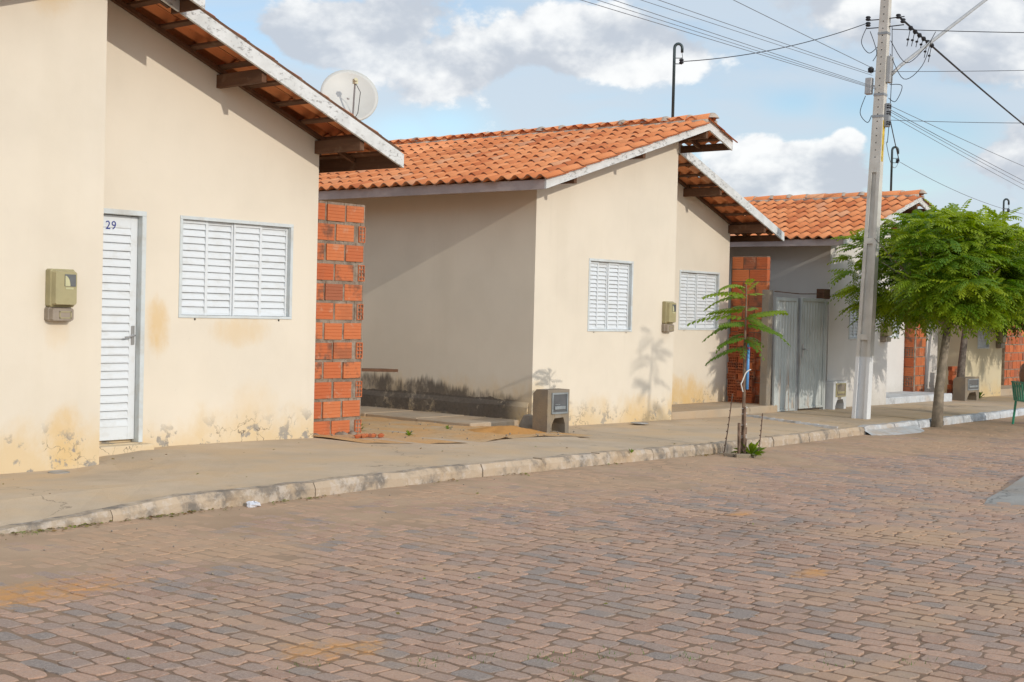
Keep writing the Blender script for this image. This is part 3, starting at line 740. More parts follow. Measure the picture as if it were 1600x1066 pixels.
def house(label, mat, x0, xm, x1, yp, yr, z0, apex, sl, sr, Lp, Lr, eo, depth, windows, door=None, tiles_l=0, tiles_r=0, scale=1.0, step=.60, lift=0.0):
    yb = yp + depth
    T = thing('house', (x0, yp, z0), label, 'house', 'tiled houses along the street')
    fl = lambda x: apex[1] - sl * (apex[0] - x)          # lower edge of the verge boards, left and right of the ridge
    fr = lambda x: apex[1] - sr * (x - apex[0])
    f = lambda x: fl(x) if x < apex[0] else fr(x)
    zb = z0 - .35; up = .065 * scale
    m = MB(); tl = lambda x: f(x) + up
    # left block
    hp = [w for w in windows if w[0] == 'p']; hr = [w for w in windows if w[0] == 'r']
    fw = .032
    holes_p = [(w[1] - fw, w[2] + fw, w[3] - fw * .8, w[4] + fw) for w in hp]
    holes_r = [(w[1] - fw, w[2] + fw, w[3] - fw * .8, w[4] + fw) for w in hr]
    if door: holes_r.append((door[0] - .045, door[1] + .045, door[2] - .02, door[3] + .045))
    wall_front(m, x0, xm, zb, tl, yp, holes_p)
    m.quad((x0, yb, zb), (x0, yp, zb), (x0, yp, tl(x0)), (x0, yb, tl(x0)))
    m.quad((xm, yp, zb), (xm, yr, zb), (xm, yr, tl(xm)), (xm, yp, tl(xm)))
    wall_front(m, xm, x1, zb, tl, yr, holes_r)
    m.quad((x1, yr, zb), (x1, yb, zb), (x1, yb, tl(x1)), (x1, yr, tl(x1)))
    m.add([(x0, yb, zb), (x1, yb, zb), (x1, yb, tl(x1)), (apex[0], yb, tl(apex[0])), (x0, yb, tl(x0))], [(4, 3, 2, 1, 0)])
    # tops, so that no light leaks in
    m.quad((x0, yp, tl(x0)), (apex[0], yp, tl(apex[0])), (apex[0], yb, tl(apex[0])), (x0, yb, tl(x0)))
    m.quad((apex[0], yp, tl(apex[0])), (xm + .001, yp, tl(xm)), (xm + .001, yb, tl(xm)), (apex[0], yb, tl(apex[0])))
    m.quad((xm, yr, tl(xm)), (x1, yr, tl(x1)), (x1, yb, tl(x1)), (xm, yb, tl(xm)))
    obj('wall', m, mat, T)
    for w in windows: louvre_window(T, w[1], w[2], w[3], w[4], yp if w[0] == 'p' else yr, w[5], w[6])
    if door: louvre_door(T, door[0], door[1], door[2], door[3], yr, door[4], door[5])
    # roof carpentry
    rs = MB(); yv = yp - Lp; yv2 = yr - Lr; xe0 = x0 - eo; xe1 = x1 + eo
    xst = apex[0] + step * scale                      # the front part of the roof reaches a little past the ridge
    bt = .028; bh = .135 * scale
    def sloped_board(mb, xa, xb, fn, y0, y1, lo, hi):
        mb.prism_y([(xa, fn(xa) + lo), (xb, fn(xb) + lo), (xb, fn(xb) + hi), (xa, fn(xa) + hi)], y0, y1)
    # rafters on the wall heads and inside
    up2 = up + .002; rh = .032
    rs.box(apex[0] - .03, apex[0] + .03, yp + .05, yb - .06, apex[1] - .06, apex[1] + .05)
    roof = obj('roof', rs, M['timber'], T)
    for xa, xb, fn, y0, y1, lo in ((xe0 + .05, apex[0], fl, yp + .02, yp + .07, -.03), (apex[0] + .02, xst - .05, fr, yp - .045, yp - .002, -.035),
                                   (xm + .05, xe1 - .05, fr, yr - .048, yr - .003, -.012)):
        b = MB(); sloped_board(b, xa, xb, fn, y0, y1, up2 + lo, up2 + rh); obj('rafter', b, M['timber'], roof)
    ul = up2 + rh
    tb = ul + .020 + .034 + lift                               # tile bed height over the verge line
    # laths under every course
    cs = math.sqrt(1 + sl * sl)
    ncl = int(((apex[0] - xe0) * cs) / TE + .6); ncr = int(((xe1 - apex[0]) * math.sqrt(1 + sr * sr)) / TE + .6)
    for k in range(ncr + 1):
        xk = xe1 - .10 - k * TE / math.sqrt(1 + sr * sr)
        if xk < apex[0] + .06: break
        ys0 = yv + .03 if xk < xst - .03 else yv2 + .03
        lb = MB(); z = fr(xk) + ul; lb.prism_y([(xk - .027, z + .027 * sr), (xk + .027, z - .027 * sr), (xk + .027, z - .027 * sr + .02), (xk - .027, z + .027 * sr + .02)], ys0, yb - .05)
        obj('lath', lb, M['timber'], roof)
    lm = MB()
    for k in range(ncl + 1):
        xk = xe0 + .10 + k * TE / cs
        if xk > apex[0] - .06: break
        z = fl(xk) + ul; lm.prism_y([(xk - .027, z - .027 * sl), (xk + .027, z + .027 * sl), (xk + .027, z + .027 * sl + .02), (xk - .027, z - .027 * sl + .02)], yv + .03, yb - .05)
    obj('laths', lm, M['timber'], roof, kind='stuff')
    # purlins that stick out of the gable and carry the verge
    def purlin(x, y0, y1, fn, dz=0, w=.055, h=.125):
        p = MB(); z1 = fn(x) + up2 - .004 + dz - .02; p.box(x - w / 2, x + w / 2, y0, y1, z1 - h, z1); obj('purlin', p, M['timber'], T, bevel=.004)
    half = (x1 - xm)
    purlin(xm + half * .555, yv2 + .045, yr + .02, fr); purlin(x1 - .035, yv2 + .045, yr + .02, fr, w=.06, h=.13)
    purlin(apex[0] + .0, yv + .04, yp + .02, lambda x: fr(x) - .03)
    purlin(x0 + (xm - x0) * .50, yv + .04, yp + .02, fl, h=.115); purlin(x0 + .11, yv + .04, yp + .02, fl, h=.115)
    # white verge boards
    def verge(xa, xb, fn, y):
        b = MB(); n = 8
        for i in range(n):
            a_ = xa + (xb - xa) * i / n; b_ = xa + (xb - xa) * (i + 1) / n
            b.prism_y([(a_, fn(a_)), (b_, fn(b_)), (b_, fn(b_) + bh), (a_, fn(a_) + bh)], y, y + bt)
        return obj('verge_board', b, M['fascia'], T)
    verge(xe0, apex[0], fl, yv); verge(apex[0], xst, fr, yv); verge(xm + .12 * scale, xe1, fr, yv2)
    # filler boards added behind the verge boards to stop sun leaking under the tiles
    for xa, xb, fn, y in ((xe0 + .02, apex[0] - .005, fl, yv), (apex[0] + .005, xst - .01, fr, yv), (xm + .14 * scale, xe1 - .02, fr, yv2)):
        b = MB(); sloped_board(b, xa, xb, fn, y + bt + .001, y + bt + .036, .03, tb - .03); obj('verge_light_stop', b, M['timber'], roof)
    # boards along the eaves and at the step
    e = MB(); e.box(xe0 - .002, xe0 + .026, yv + bt + .003, yb - .1, fl(xe0) - .005, fl(xe0) + tb - .045); obj('eave_board', e, M['eave_board'], T)
    e = MB(); e.box(xe1 - .03, xe1 - .002, yv2 + bt + .003, yb - .1, fr(xe1) + .002, fr(xe1) + tb - .05); obj('eave_board', e, M['timber'], T)
    e = MB(); e.box(xst - .03, xst - .004, yv + bt + .003, yv2 + .12, fr(xst) + .006, fr(xst) + tb - .045); obj('step_board', e, M['timber'], T)
    # tiles
    UL = Vector((1, 0, sl)).normalized(); UR = Vector((-1, 0, sr)).normalized()
    ncol = int((yb + .2 - yv) / TW)
    slope_tiles(roof, (xe0 - .05, yv - .05 + ncol * TW, fl(xe0 - .05) + tb - .012), (0, -1, 0), UL, ncol, ncl, tiles_l)
    nfr = max(1, math.ceil((yv2 - yv) / TW)); kr = math.sqrt(1 + sr * sr)
    ns_ = int((xst - apex[0]) * kr / TE + .5)
    slope_tiles(roof, (xst + .05, yv - .05, fr(xst + .05) + tb - .012), (0, 1, 0), UR, nfr, ns_, 6 if tiles_r else 0)
    slope_tiles(roof, (xe1 + .06, yv - .05 + nfr * TW, fr(xe1 + .06) + tb - .012), (0, 1, 0), UR, ncol - nfr, ncr, tiles_r)
    # ridge tiles bedded in mortar
    zr_ = apex[1] + tb - .025; y = yv - .03; k = 0; me = ridge_mesh(); bed = MB()
    while y < yb + .1:
        inst('ridge_tile', me, (apex[0], y, zr_ + .012), roof, rot=(random.uniform(-.02, .02), random.uniform(-.03, .03), random.uniform(-.015, .015)))
        for s_ in (-1, 1):
            bed.bar((apex[0] + s_ * .108, y, zr_ - .018 + random.uniform(-.008, .008)), (apex[0] + s_ * .112, y + .37, zr_ - .022 + random.uniform(-.008, .008)), .05, .05)
        q_ = random.uniform(.7, 1.2)
        bed.lathe((apex[0] + random.uniform(-.03, .03), y + .0, zr_ + .082), [(.0, .026 * q_), (.045 * q_, .016), (.075 * q_, -.01), (.10, -.05)], 8)
        y += .37
    obj('ridge_mortar', bed, M['lime_mortar'], roof, kind='stuff', smooth=True)
    return T, roof

H1, roof1 = house('nearest cream house with the white louvred door and the wide shuttered window', M['plaster_first'],
      3.90, 6.82, 9.68, 10.20, 10.75, 0.0, (6.76, 4.05), .33, .39, .46, .70, .50, 8.0,
      [('r', 8.03, 9.325, 1.20, 2.08, (.235, .475, .735), 13)], door=(6.90, 7.585, .07, 2.075, 25, ('29', 7.245, 1.945, .105)), tiles_l=0, tiles_r=150, step=.70, lift=.055)
H2, roof2 = house('cream house in mid row, two shuttered windows in front and a mouldy side wall', M['plaster_second'],
      13.54, 16.63, 19.68, 11.07, 12.07, -.12, (16.56, 3.845), .308, .362, .55, .70, .50, 7.6,
      [('p', 14.665, 15.585, 1.10, 1.985, (.235, .47, .735), 16), ('r', 18.285, 19.365, 1.115, 1.975, (.235, .47, .735), 16)], tiles_l=265, tiles_r=35)
H3, roof3 = house('small pale grey house behind the concrete pole, its front half covered by the tree', M['plaster_grey'],
      21.43, 23.66, 26.30, 11.2, 12.1, -.18, (23.70, 3.40), .325, .34, .50, .55, .48, 6.6,
      [('p', 22.19, 22.62, 1.00, 1.62, (.5,), 11), ('r', 25.60, 26.02, 1.0, 1.72, (.5,), 12)], tiles_l=220, tiles_r=0, scale=.85)
H4, roof4 = house('small cream house at the far right with a sunlit lower wall beneath the crowns', M['plaster_fourth'],
      28.1, 30.05, 32.0, 11.6, 12.5, -.22, (30.1, 3.08), .355, .365, .50, .55, .48, 6.0,
      [('p', 28.74, 29.30, .80, 1.60, (.5,), 12)], tiles_l=40, tiles_r=0, scale=.85)

# plinth ledge of the second house, along the alley
m_ = MB(); N_ = 40; ys_ = frange(11.12, 18.2, N_)
vs_ = [v for y in ys_ for v in ((13.512 + .004 * sin(y * 7), y, -.4), (13.512 + .004 * sin(y * 9), y, .13 + .006 * sin(y * 5)), (13.538, y, .19))]
m_.add(vs_, [(3 * i, 3 * i + 1, 3 * i + 4, 3 * i + 3) for i in range(N_)] + [(3 * i + 1, 3 * i + 2, 3 * i + 5, 3 * i + 4) for i in range(N_)] + [(2, 1, 0)])
obj('plinth', m_, M['plaster_second'], H2)
# porch slabs in front of the recessed halves
m_ = MB(); m_.box(16.66, 19.62, 11.085, 12.3, -.4, -.05); obj('porch_slab', m_, M['porch'], H2, bevel=.012)
m_ = MB(); m_.box(23.69, 26.6, 11.215, 12.3, -.5, -.07); obj('porch_slab', m_, [M['kerb_painted']], H3, bevel=.012)
m_ = MB(); m_.box(30.08, 33.9, 11.62, 12.7, -.5, -.10); obj('porch_slab', m_, M['porch'], H4, bevel=.012)
m_ = MB(); m_.box(6.84, 7.66, 10.60, 10.80, -.2, .045); obj('door_step', m_, M['plaster_first'], H1, bevel=.008)

# ------------------------------------------------------------------ hollow bricks
BR = {}
def brick_mesh(w, h, t=.09):
    """stretcher: grooved face towards -y"""
    key = ('s', round(w, 3), h, t)
    if key not in BR:
        m = MB(); n = 5; prof = []
        for i in range(n):
            a = h * i / n; b = h * (i + 1) / n; g = .0045
            prof += [(0, a + g), (0, b - g), (.004, b)] if i < n - 1 else [(0, a + g), (0, b)]
        prof = [(0, 0)] + prof[0:] if False else [(0, 0)] + prof
        N_ = len(prof)
        vs_ = [(-w / 2, y, z) for y, z in prof] + [(w / 2, y, z) for y, z in prof]
        f = [(i, i + N_, i + 1 + N_, i + 1) for i in range(N_ - 1)]
        vs_ += [(-w / 2, t, 0), (w / 2, t, 0), (w / 2, t, h), (-w / 2, t, h)]; B = 2 * N_
        f += [(B, B + 1, N_, 0), (N_ - 1, 2 * N_ - 1, B + 2, B + 3), tuple([B] + list(range(N_)) + [B + 3])[::-1], tuple([B + 1, B + 2] + list(range(2 * N_ - 1, N_ - 1, -1)))[::-1]]
        m.add(vs_, f); BR[key] = mesh_from('brick', m, M['brick'])
    return BR[key]
def header_mesh(w, h, nx, nz, t=.09):
    key = ('h', w, h, nx, nz)
    if key not in BR:
        m = MB(); xs = [-w / 2]; 
        wall = .010
        cw = (w - wall * (nx + 1)) / nx; ch = (h - wall * (nz + 1)) / nz
        xe = [(-w / 2 + wall + i * (cw + wall), -w / 2 + wall + i * (cw + wall) + cw) for i in range(nx)]
        ze = [(wall + j * (ch + wall), wall + j * (ch + wall) + ch) for j in range(nz)]
        gx = [-w / 2] + [v for e in xe for v in e] + [w / 2]; gz = [0] + [v for e in ze for v in e] + [h]
        for i in range(len(gx) - 1):
            for j in range(len(gz) - 1):
                a, b, c, d = gx[i], gx[i + 1], gz[j], gz[j + 1]
                if i % 2 and j % 2:
                    m.cur = 0; y2 = min(.17, t - .01)
                    m.quad((a, 0, c), (a, 0, d), (a, y2, d), (a, y2, c)); m.quad((b, 0, d), (b, 0, c), (b, y2, c), (b, y2, d))
                    m.quad((a, 0, d), (b, 0, d), (b, y2, d), (a, y2, d)); m.quad((a, 0, c), (a, y2, c), (b, y2, c), (b, 0, c))
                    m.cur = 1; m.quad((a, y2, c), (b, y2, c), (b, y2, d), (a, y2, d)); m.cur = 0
                else: m.quad((a, 0, c), (b, 0, c), (b, 0, d), (a, 0, d))
        m.add([(-w / 2, 0, 0), (w / 2, 0, 0), (w / 2, t, 0), (-w / 2, t, 0), (-w / 2, 0, h), (w / 2, 0, h), (w / 2, t, h), (-w / 2, t, h)],
              [(3, 2, 1, 0), (4, 5, 6, 7), (1, 2, 6, 5), (3, 0, 4, 7), (2, 3, 7, 6)])
        BR[key] = mesh_from('brick', m, [M['brick'], M['hole_shade']])
    return BR[key]
def lay(parent, u0, us, org, ang, z, me, jit=.004):
    pass
def mortar_slab(name, mb, parent): return obj(name, mb, M['mortar'], parent)

# stub wall of hollow bricks at the right of the first house, ends left toothed
T = thing('brick_wall', (9.7, 10.95, -.06), 'rough stub wall of orange hollow bricks at the right edge of the nearest house', 'brick wall')
W0, W1, ZB = 9.70, 10.535, -.06; rows = 12; rh = 2.455 / rows; yb_ = 10.945
mo = MB()
for r in range(rows):
    z = ZB + r * rh
    # irregular mortar bed: little lumps, never flush with the bricks
    n = 14
    for i in range(n):
        a = W0 + (W1 - .012 - W0) * i / n; b = W0 + (W1 - .012 - W0) * (i + 1) / n
        mo.box(a, b, yb_ + random.uniform(.004, .014), yb_ + .086, z, z + rh)
obj('mortar', mo, M['mortar'], T)
for r in range(rows):
    z = ZB + r * rh + .010; top_first = (rows - 1 - r) % 2 == 0
    if top_first:
        ws = [.262, .268, .272] if r % 4 else [.272, .25, .28]; xx = W0 + .002
        for w in ws:
            inst('brick', brick_mesh(w - .026, .168), (xx + w / 2 + random.uniform(-.003, .003), yb_ - random.uniform(0, .009), z + random.uniform(-.003, .004)), T, rot=(0, random.uniform(-.012, .012), 0)); xx += w + .004
    else:
        ws = [.105, .282, .282] if r % 4 < 2 else [.135, .262, .272]; xx = W0 + .002
        for w in ws:
            inst('brick', brick_mesh(w - .026, .168), (xx + w / 2 + random.uniform(-.003, .003), yb_ - random.uniform(0, .009), z + random.uniform(-.003, .004)), T, rot=(0, random.uniform(-.012, .012), 0)); xx += w + .004
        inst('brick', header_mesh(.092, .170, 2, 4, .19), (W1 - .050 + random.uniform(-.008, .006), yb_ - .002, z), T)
for i in range(7):
    lm = MB(); lm.lathe((random.uniform(9.75, 10.5), yb_ - .02, ZB + .0), [(0, .07), (.05, .05), (.075, 0), (.05, -.05)], 7)
    obj('mortar_lump', lm, M['mortar'], T, smooth=True)

# wall at the right flank of the middle house, running towards the street (faces -x)
def flank(ob, x, y, z, me, roll=0): inst('brick', me, (x, y, z), ob, rot=(0, 0, -pi / 2))
T = thing('brick_wall', (19.8, 12.0, -.12), 'brick flank wall between the middle house and the grey gate pillar', 'brick wall')
mo = MB(); mo.box(19.765, 19.855, 11.43, 12.08, -.15, 2.28); obj('mortar', mo, M['mortar'], T)
for r in range(12):
    z = -.12 + r * .2
    ys = [12.06, 11.85, 11.62, 11.41] if r % 2 else [12.06, 11.93, 11.70, 11.41]
    if r % 2 == 0: ys = [12.06, 11.74, 11.41]
    for a, b in zip(ys, ys[1:]):
        flank(T, 19.755 - random.uniform(0, .008), (a + b) / 2, z + random.uniform(-.003, .003), brick_mesh(a - b - .014, .186))
T = thing('brick_stack', (19.6, 11.9, -.05), 'loose hollow bricks stacked with their holes showing beside the cream wall', 'bricks')
for c, (yc, n) in enumerate(((11.96, 12), (11.80, 13), (11.64, 9))):
    for k in range(n):
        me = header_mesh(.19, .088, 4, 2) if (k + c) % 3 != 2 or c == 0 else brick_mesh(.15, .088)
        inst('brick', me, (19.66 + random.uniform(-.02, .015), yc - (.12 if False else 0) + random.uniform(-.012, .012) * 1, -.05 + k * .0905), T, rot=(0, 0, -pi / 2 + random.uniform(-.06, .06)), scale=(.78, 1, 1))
# concrete gate pillar
m_ = MB(); m_.box(19.34, 19.47, 11.13, 11.26, -.35, 1.74)
o = tag(obj('gate_pillar', m_, M['conc_dark'], org=(19.35, 11.27, -.2), bevel=.01), 'bare concrete pillar left of the metal double gate', 'pillar')

# brick infill beside the third house and the white pier next to it
def street_bricks(T, xa, xb, y, z0, rows, rh, skip=None):
    mo = MB(); mo.box(xa, xb, y + .009, y + .085, z0, z0 + rows * rh); obj('mortar', mo, M['mortar'], T)
    for r in range(rows):
        xx = xa + .004; first = (.5 if r % 2 else 1) * .24; ws = [first]
        while xx + sum(ws) < xb - .05: ws.append(min(.24, xb - xx - sum(ws)))
        for w in ws:
            if w < .03: continue
            inst('brick', brick_mesh(round(w, 2) - .022, round(rh - .024, 3)), (xx + w / 2, y + random.uniform(-.004, .004), z0 + r * rh + .011), T); xx += w
T = thing('brick_wall', (26.9, 12.1, -.1), 'brick infill wall between the white window bay and the white pier behind the tree trunk', 'brick wall')
street_bricks(T, 26.36, 27.40, 12.14, -.16, 11, .19)
mo = MB(); mo.box(26.345, 26.40, 11.90, 12.135, -.16, 1.85); obj('mortar', mo, M['mortar'], T)
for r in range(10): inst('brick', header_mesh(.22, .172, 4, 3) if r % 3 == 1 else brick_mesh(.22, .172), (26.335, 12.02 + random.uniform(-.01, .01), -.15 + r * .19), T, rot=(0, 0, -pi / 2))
m_ = MB(); m_.box(27.42, 27.93, 12.12, 12.4, -.3, 2.0)
tag(obj('wall_pier', m_, M['plaster_grey'], org=(27.6, 12.2, -.2), bevel=.008), 'white plastered pier right of the brick infill, behind the tree trunk', 'pier')
T = thing('brick_wall', (32.6, 12.3, -.1), 'shaded brick wall on the porch at the far right edge', 'brick wall')
street_bricks(T, 32.05, 34.4, 12.3, -.12, 12, .19)
T = thing('brick_pier', (27.75, 11.65, -.2), 'low broken pier of hollow bricks just right of the tree trunk', 'brick pier')
for k in range(7):
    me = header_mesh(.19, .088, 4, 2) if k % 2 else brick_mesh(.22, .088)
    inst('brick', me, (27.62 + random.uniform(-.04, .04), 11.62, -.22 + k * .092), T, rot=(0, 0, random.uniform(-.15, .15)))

# ------------------------------------------------------------------ meters, boxes, gate
def light_meter(x0, x1, z0, z1, y, label, dark_face=True):
    w = x1 - x0; h = z1 - z0; T = thing('electricity_meter', ((x0 + x1) / 2, y, z0), label, 'meter', 'electricity meters on the house fronts')
    zl = z0 + h * .27; d = .105 * w / .19
    def shell(a, b, c, e, dd, topn):
        m = MB(); k = w * .06
        pr = [(a + k, c), (b - k, c), (b, c + k), (b, e - k), (b - k, e), (a + k, e), (a, e - k), (a, c + k)]
        n = len(pr)
        ring = lambda s, yy: [((a + b) / 2 + (px_ - (a + b) / 2) * s, yy, (c + e) / 2 + (pz - (c + e) / 2) * s) for px_, pz in pr]
        vs_ = ring(1, y - .0005) + ring(1, y - dd * .55) + ring(.93, y - dd * .62) + ring(.86, y - dd)
        f = [(i + r * n, (i + 1) % n + r * n, (i + 1) % n + (r + 1) * n, i + (r + 1) * n) for r in range(3) for i in range(n)] + [tuple(range(3 * n, 4 * n))]
        f = [t[::-1] for t in f]
        m.add(vs_, f); return m
    bm_ = shell(x0, x1 - w * .02, zl + .002, z1, d, 0); body = obj('cover', bm_, M['meter'], T)
    m = MB(); a, b = x0 + w * .42, x0 + w * .86; c, e = z1 - h * .33, z1 - h * .10
    m.box(a, b, y - d - .004, y - d + .002, c, e); obj('meter_window', m, M['meter_glass'], T)
    m = MB(); vs_ = [(a + .003, y - d - .0055, c + .002)] + [(a + .003 + (b - a) * .46 * sin(t * pi / 16), y - d - .0055, c + .002 + (e - c) * .86 * cos(t * pi / 16)) for t in range(9)]
    m.add(vs_, [tuple(range(len(vs_)))]); obj('dial', m, M['meter_disc'], T)
    m = MB(); m.box(a + .01, b - .02, y - d - .003, y - d + .002, c - h * .055, c - h * .02); obj('plate', m, M['meter_disc'], T)
    m = shell(x0 - w * .03, x1 - w * .06, z0, zl, d * .8, 0); low = obj('lower_box', m, M['meter_low'], T)
    m = MB(); a, b = x0 + w * .30, x0 + w * .78; c, e = z0 + (zl - z0) * .22, z0 + (zl - z0) * .72; yy = y - d * .8
    for q in ((a, b, c, c + .008), (a, b, e - .008, e), (a, a + .008, c, e), (b - .008, b, c, e)): m.box(q[0], q[1], yy - .004, yy + .002, q[2], q[3])
    obj('breaker_lid', m, M['meter'], low)
    return T
light_meter(6.293, 6.52, 1.137, 1.558, 10.20, 'yellowed electricity meter on the plain wall left of the white door')
light_meter(16.33, 16.53, 1.075, 1.50, 11.07, 'yellowed electricity meter between the two shuttered windows of the middle house')
light_meter(23.36, 23.60, .93, 1.29, 11.2, 'dark electricity meter on the shaded grey wall right of the concrete pole')
light_meter(29.70, 29.95, .78, 1.19, 11.6, 'electricity meter at the right corner of the far cream house')

def water_box(x0, x1, y0, y1, z0, z1, mat, label, door_mat, arch=True, notch=.52):
    T = thing('meter_box', ((x0 + x1) / 2, (y0 + y1) / 2, z0), label, 'meter box', 'low water meter boxes')
    w = x1 - x0; h = z1 - z0
    # front outline with the broken opening at the foot
    out = [(x0, z0), (x0 + w * .16, z0), (x0 + w * .17, z0 + h * .15), (x0 + w * .27, z0 + h * .30), (x0 + w * .33, z0 + h * .36), (x0 + w * .74, z0 + h * .375), (x0 + w * .82, z0 + h * .22), (x0 + w * .83, z0), (x1, z0), (x1, z1), (x0, z1)]
    n = len(out); m = MB()
    r = .05
    cap = lambda yy, t: [(px_, yy, pz - t * (1 if pz > z1 - .01 else 0)) for px_, pz in out]
    vs_ = cap(y0, 0) + cap(y1 - r, 0) + cap(y1, r)
    m.add(vs_, [(0, 1, 2, 10), (2, 3, 10), (3, 4, 10), (4, 5, 9, 10), (5, 6, 9), (6, 7, 8, 9)])
    m.f += []
    for q in range(2): m.add([], []) ; 
    b = len(m.v) - 3 * n
    m.f += [(b + i + (q + 1) * n, b + (i + 1) % n + (q + 1) * n, b + (i + 1) % n + q * n, b + i + q * n) for q in range(2) for i in range(n)]; m.mi += [0] * (2 * n)
    m.add(cap(y1, r), [t[::-1] for t in [(0, 1, 2, 10), (2, 3, 10), (3, 4, 10), (4, 5, 9, 10), (5, 6, 9), (6, 7, 8, 9)]])
    obj('housing', m, mat, T)
    d = MB(); a, b_, c, e = x0 + w * .17, x0 + w * .90, z0 + h * .46, z0 + h * .93; fr = .02
    for q in ((a, b_, c, c + fr), (a, b_, e - fr, e), (a, a + fr, c + fr, e - fr), (b_ - fr, b_, c + fr, e - fr)): d.box(q[0], q[1], y0 - .016, y0 - .0005, q[2], q[3])
    dr = obj('door', d, door_mat, T)
    p = MB(); p.box(a + fr, b_ - fr, y0 - .006, y0 - .001, c + fr, e - fr); obj('pane', p, M['meter_glass'] if door_mat is M['grey_door'] else M['conc_dark'], dr)
    g = MB(); g.box(a + .05, b_ - .05, y0 - .022, y0 - .006, c + .05, c + .09); g.box(a + .06, a + .16, y0 - .012, y0 - .006, c + .105, c + .112); obj('handle', g, door_mat, dr, bevel=.004)
    p = MB(); p.box(x0 + w * .34, x0 + w * .6, y0 - .003, y0 + .06, z0 + h * .37, z0 + h * .455); obj('broken_edge', p, M['conc_dark'], T)
    p = MB(); p.box(x0 + w * .15, x0 + w * .84, y1 - .02, y1 - .012, z0, z0 + h * .38); obj('back', p, M['conc_dark'] if door_mat is M['grey_door'] else M['dark'], T)
    return T
water_box(12.89, 13.30, 10.30, 10.52, -.12, .405, M['conc_box'], 'bare concrete water meter box with grey door at the alley corner', M['grey_door'])
water_box(21.24, 21.70, 10.98, 11.18, -.19, .29, M['white_box'], 'white painted meter box with a tan door beside the metal gate', M['meter'])
water_box(27.05, 27.75, 11.15, 11.4, -.24, .23, M['conc_box'], 'grey meter box standing by the dark trunk at the far house', M['grey_door'])
m_ = MB(); m_.lathe((13.22, 10.85, -.12), [(0, .20), (.07, .18), (.12, .08), (.14, 0), (.1, -.03)], 6)
tag(obj('concrete_rubble', m_, M['conc_dark'], org=(13.22, 10.85, -.12)), 'broken lump of concrete leaning between meter box and wall corner', 'rubble')

# metal double gate
T = thing('metal_gate', (20.3, 11.1, -.17), 'pale corrugated metal double gate streaked with rust', 'gate')
def leaf(x0, x1, y, z0, z1, nm):
    m = MB(); n = int((x1 - x0 - .06) / .022); vs_ = []
    prof = [0, 0, 1, 1]
    for i in range(n + 1):
        x = x0 + .03 + (x1 - x0 - .06) * i / n; dy = (.018 if i % 4 in (1, 2) else 0)
        vs_ += [(x, y + dy, z0 + .03), (x, y + dy, z1 - .05)]
    m.add(vs_, [(2 * i, 2 * i + 2, 2 * i + 3, 2 * i + 1) for i in range(n)])
    leafo = obj('gate_leaf', m, M['gate'], T)
    f = MB(); f.box(x0, x0 + .032, y - .012, y + .028, z0, z1); f.box(x1 - .032, x1, y - .012, y + .028, z0, z1)
    f.box(x0 + .032, x1 - .032, y - .010, y + .026, z1 - .055, z1); f.box(x0 + .032, x1 - .032, y - .010, y + .026, z0, z0 + .035)
    obj('gate_frame', f, M['gate'], leafo, bevel=.003); return leafo
l1 = leaf(19.50, 20.17, 11.10, -.155, 1.63, 'a'); l2 = leaf(20.30, 21.10, 11.10, -.135, 1.64, 'b')
m_ = MB(); m_.box(20.175, 20.295, 11.115, 11.165, -.17, 1.63); obj('gate_post', m_, M['grey_metal'], T)
m_ = MB(); m_.box(21.11, 21.17, 11.09, 11.16, -.2, 1.60); obj('gate_post', m_, M['gate'], T)
m_ = MB(); m_.box(20.335, 20.375, 11.075, 11.088, .70, .90); m_.tube([(20.355, 11.08, .82), (20.355, 11.035, .82), (20.45, 11.03, .81)], .009, 8); obj('handle', m_, M['steel'], l2)
m_ = MB(); m_.tube([(19.5, 11.13, 1.72), (20.3, 11.13, 1.70), (21.1, 11.13, 1.72)], .008, 6); m_.box(21.02, 21.22, 11.08, 11.22, 1.64, 1.80); obj('chain_block', m_, M['timber'], T)

# ------------------------------------------------------------------ masts and the dish
def mast(x, y, z0, z1, label, hook=True):
    T = thing('service_mast', (x, y, z0), label, 'mast', 'service masts on the roofs')
    m = MB(); pts = [(x, y, z0 - .25), (x, y, z1 - .06)]
    arc = [(x + .035 * (1 - cos(t * pi / 8)), y - .045 * (1 - cos(t * pi / 8)) * .9, z1 - .06 + .06 * sin(t * pi / 8)) for t in range(1, 9)]
    m.tube(pts + arc + [(arc[-1][0], arc[-1][1], z1 - .12)], .021, 8); obj('pipe', m, M['pipe_dark'], T, smooth=True)
    b = MB(); q = Vector((.6, -.8, 0)); c = Vector((x, y, z1 - .20))
    b.tube([c, c + q * .11], .006, 6); b.tube([c + Vector((0, 0, -.08)), c + q * .11 + Vector((0, 0, -.08))], .006, 6); b.tube([c + q * .1 + Vector((0, 0, .01)), c + q * .1 + Vector((0, 0, -.09))], .005, 6)
    obj('bracket', b, M['pipe_dark'], T)
    b = MB(); b.lathe(c + q * .1 + Vector((0, 0, -.075)), [(.0, 0), (.028, 0), (.035, .018), (.02, .03), (.035, .045), (.028, .062), (0, .062)], 10); obj('insulator', b, M['cable'], T, smooth=True)
    w = MB(); w.tube([(x + .07, y - .08, z1 - .12), (x + .075, y - .09, z1 - .2), c + q * .12 + Vector((0, 0, -.05))], .004, 5); obj('lead', w, M['cable'], T)
    return c + q * .13 + Vector((0, 0, -.045))
MA2 = mast(16.60, 11.16, 3.98, 5.09, 'dark steel service mast on the ridge of the middle house')
MA3 = mast(23.72, 11.25, 3.52, 4.40, 'dark service mast on the grey house roof, just right of the pole')
MA4 = mast(30.15, 11.70, 3.15, 3.98, 'short service mast above the tree crown at the far right')

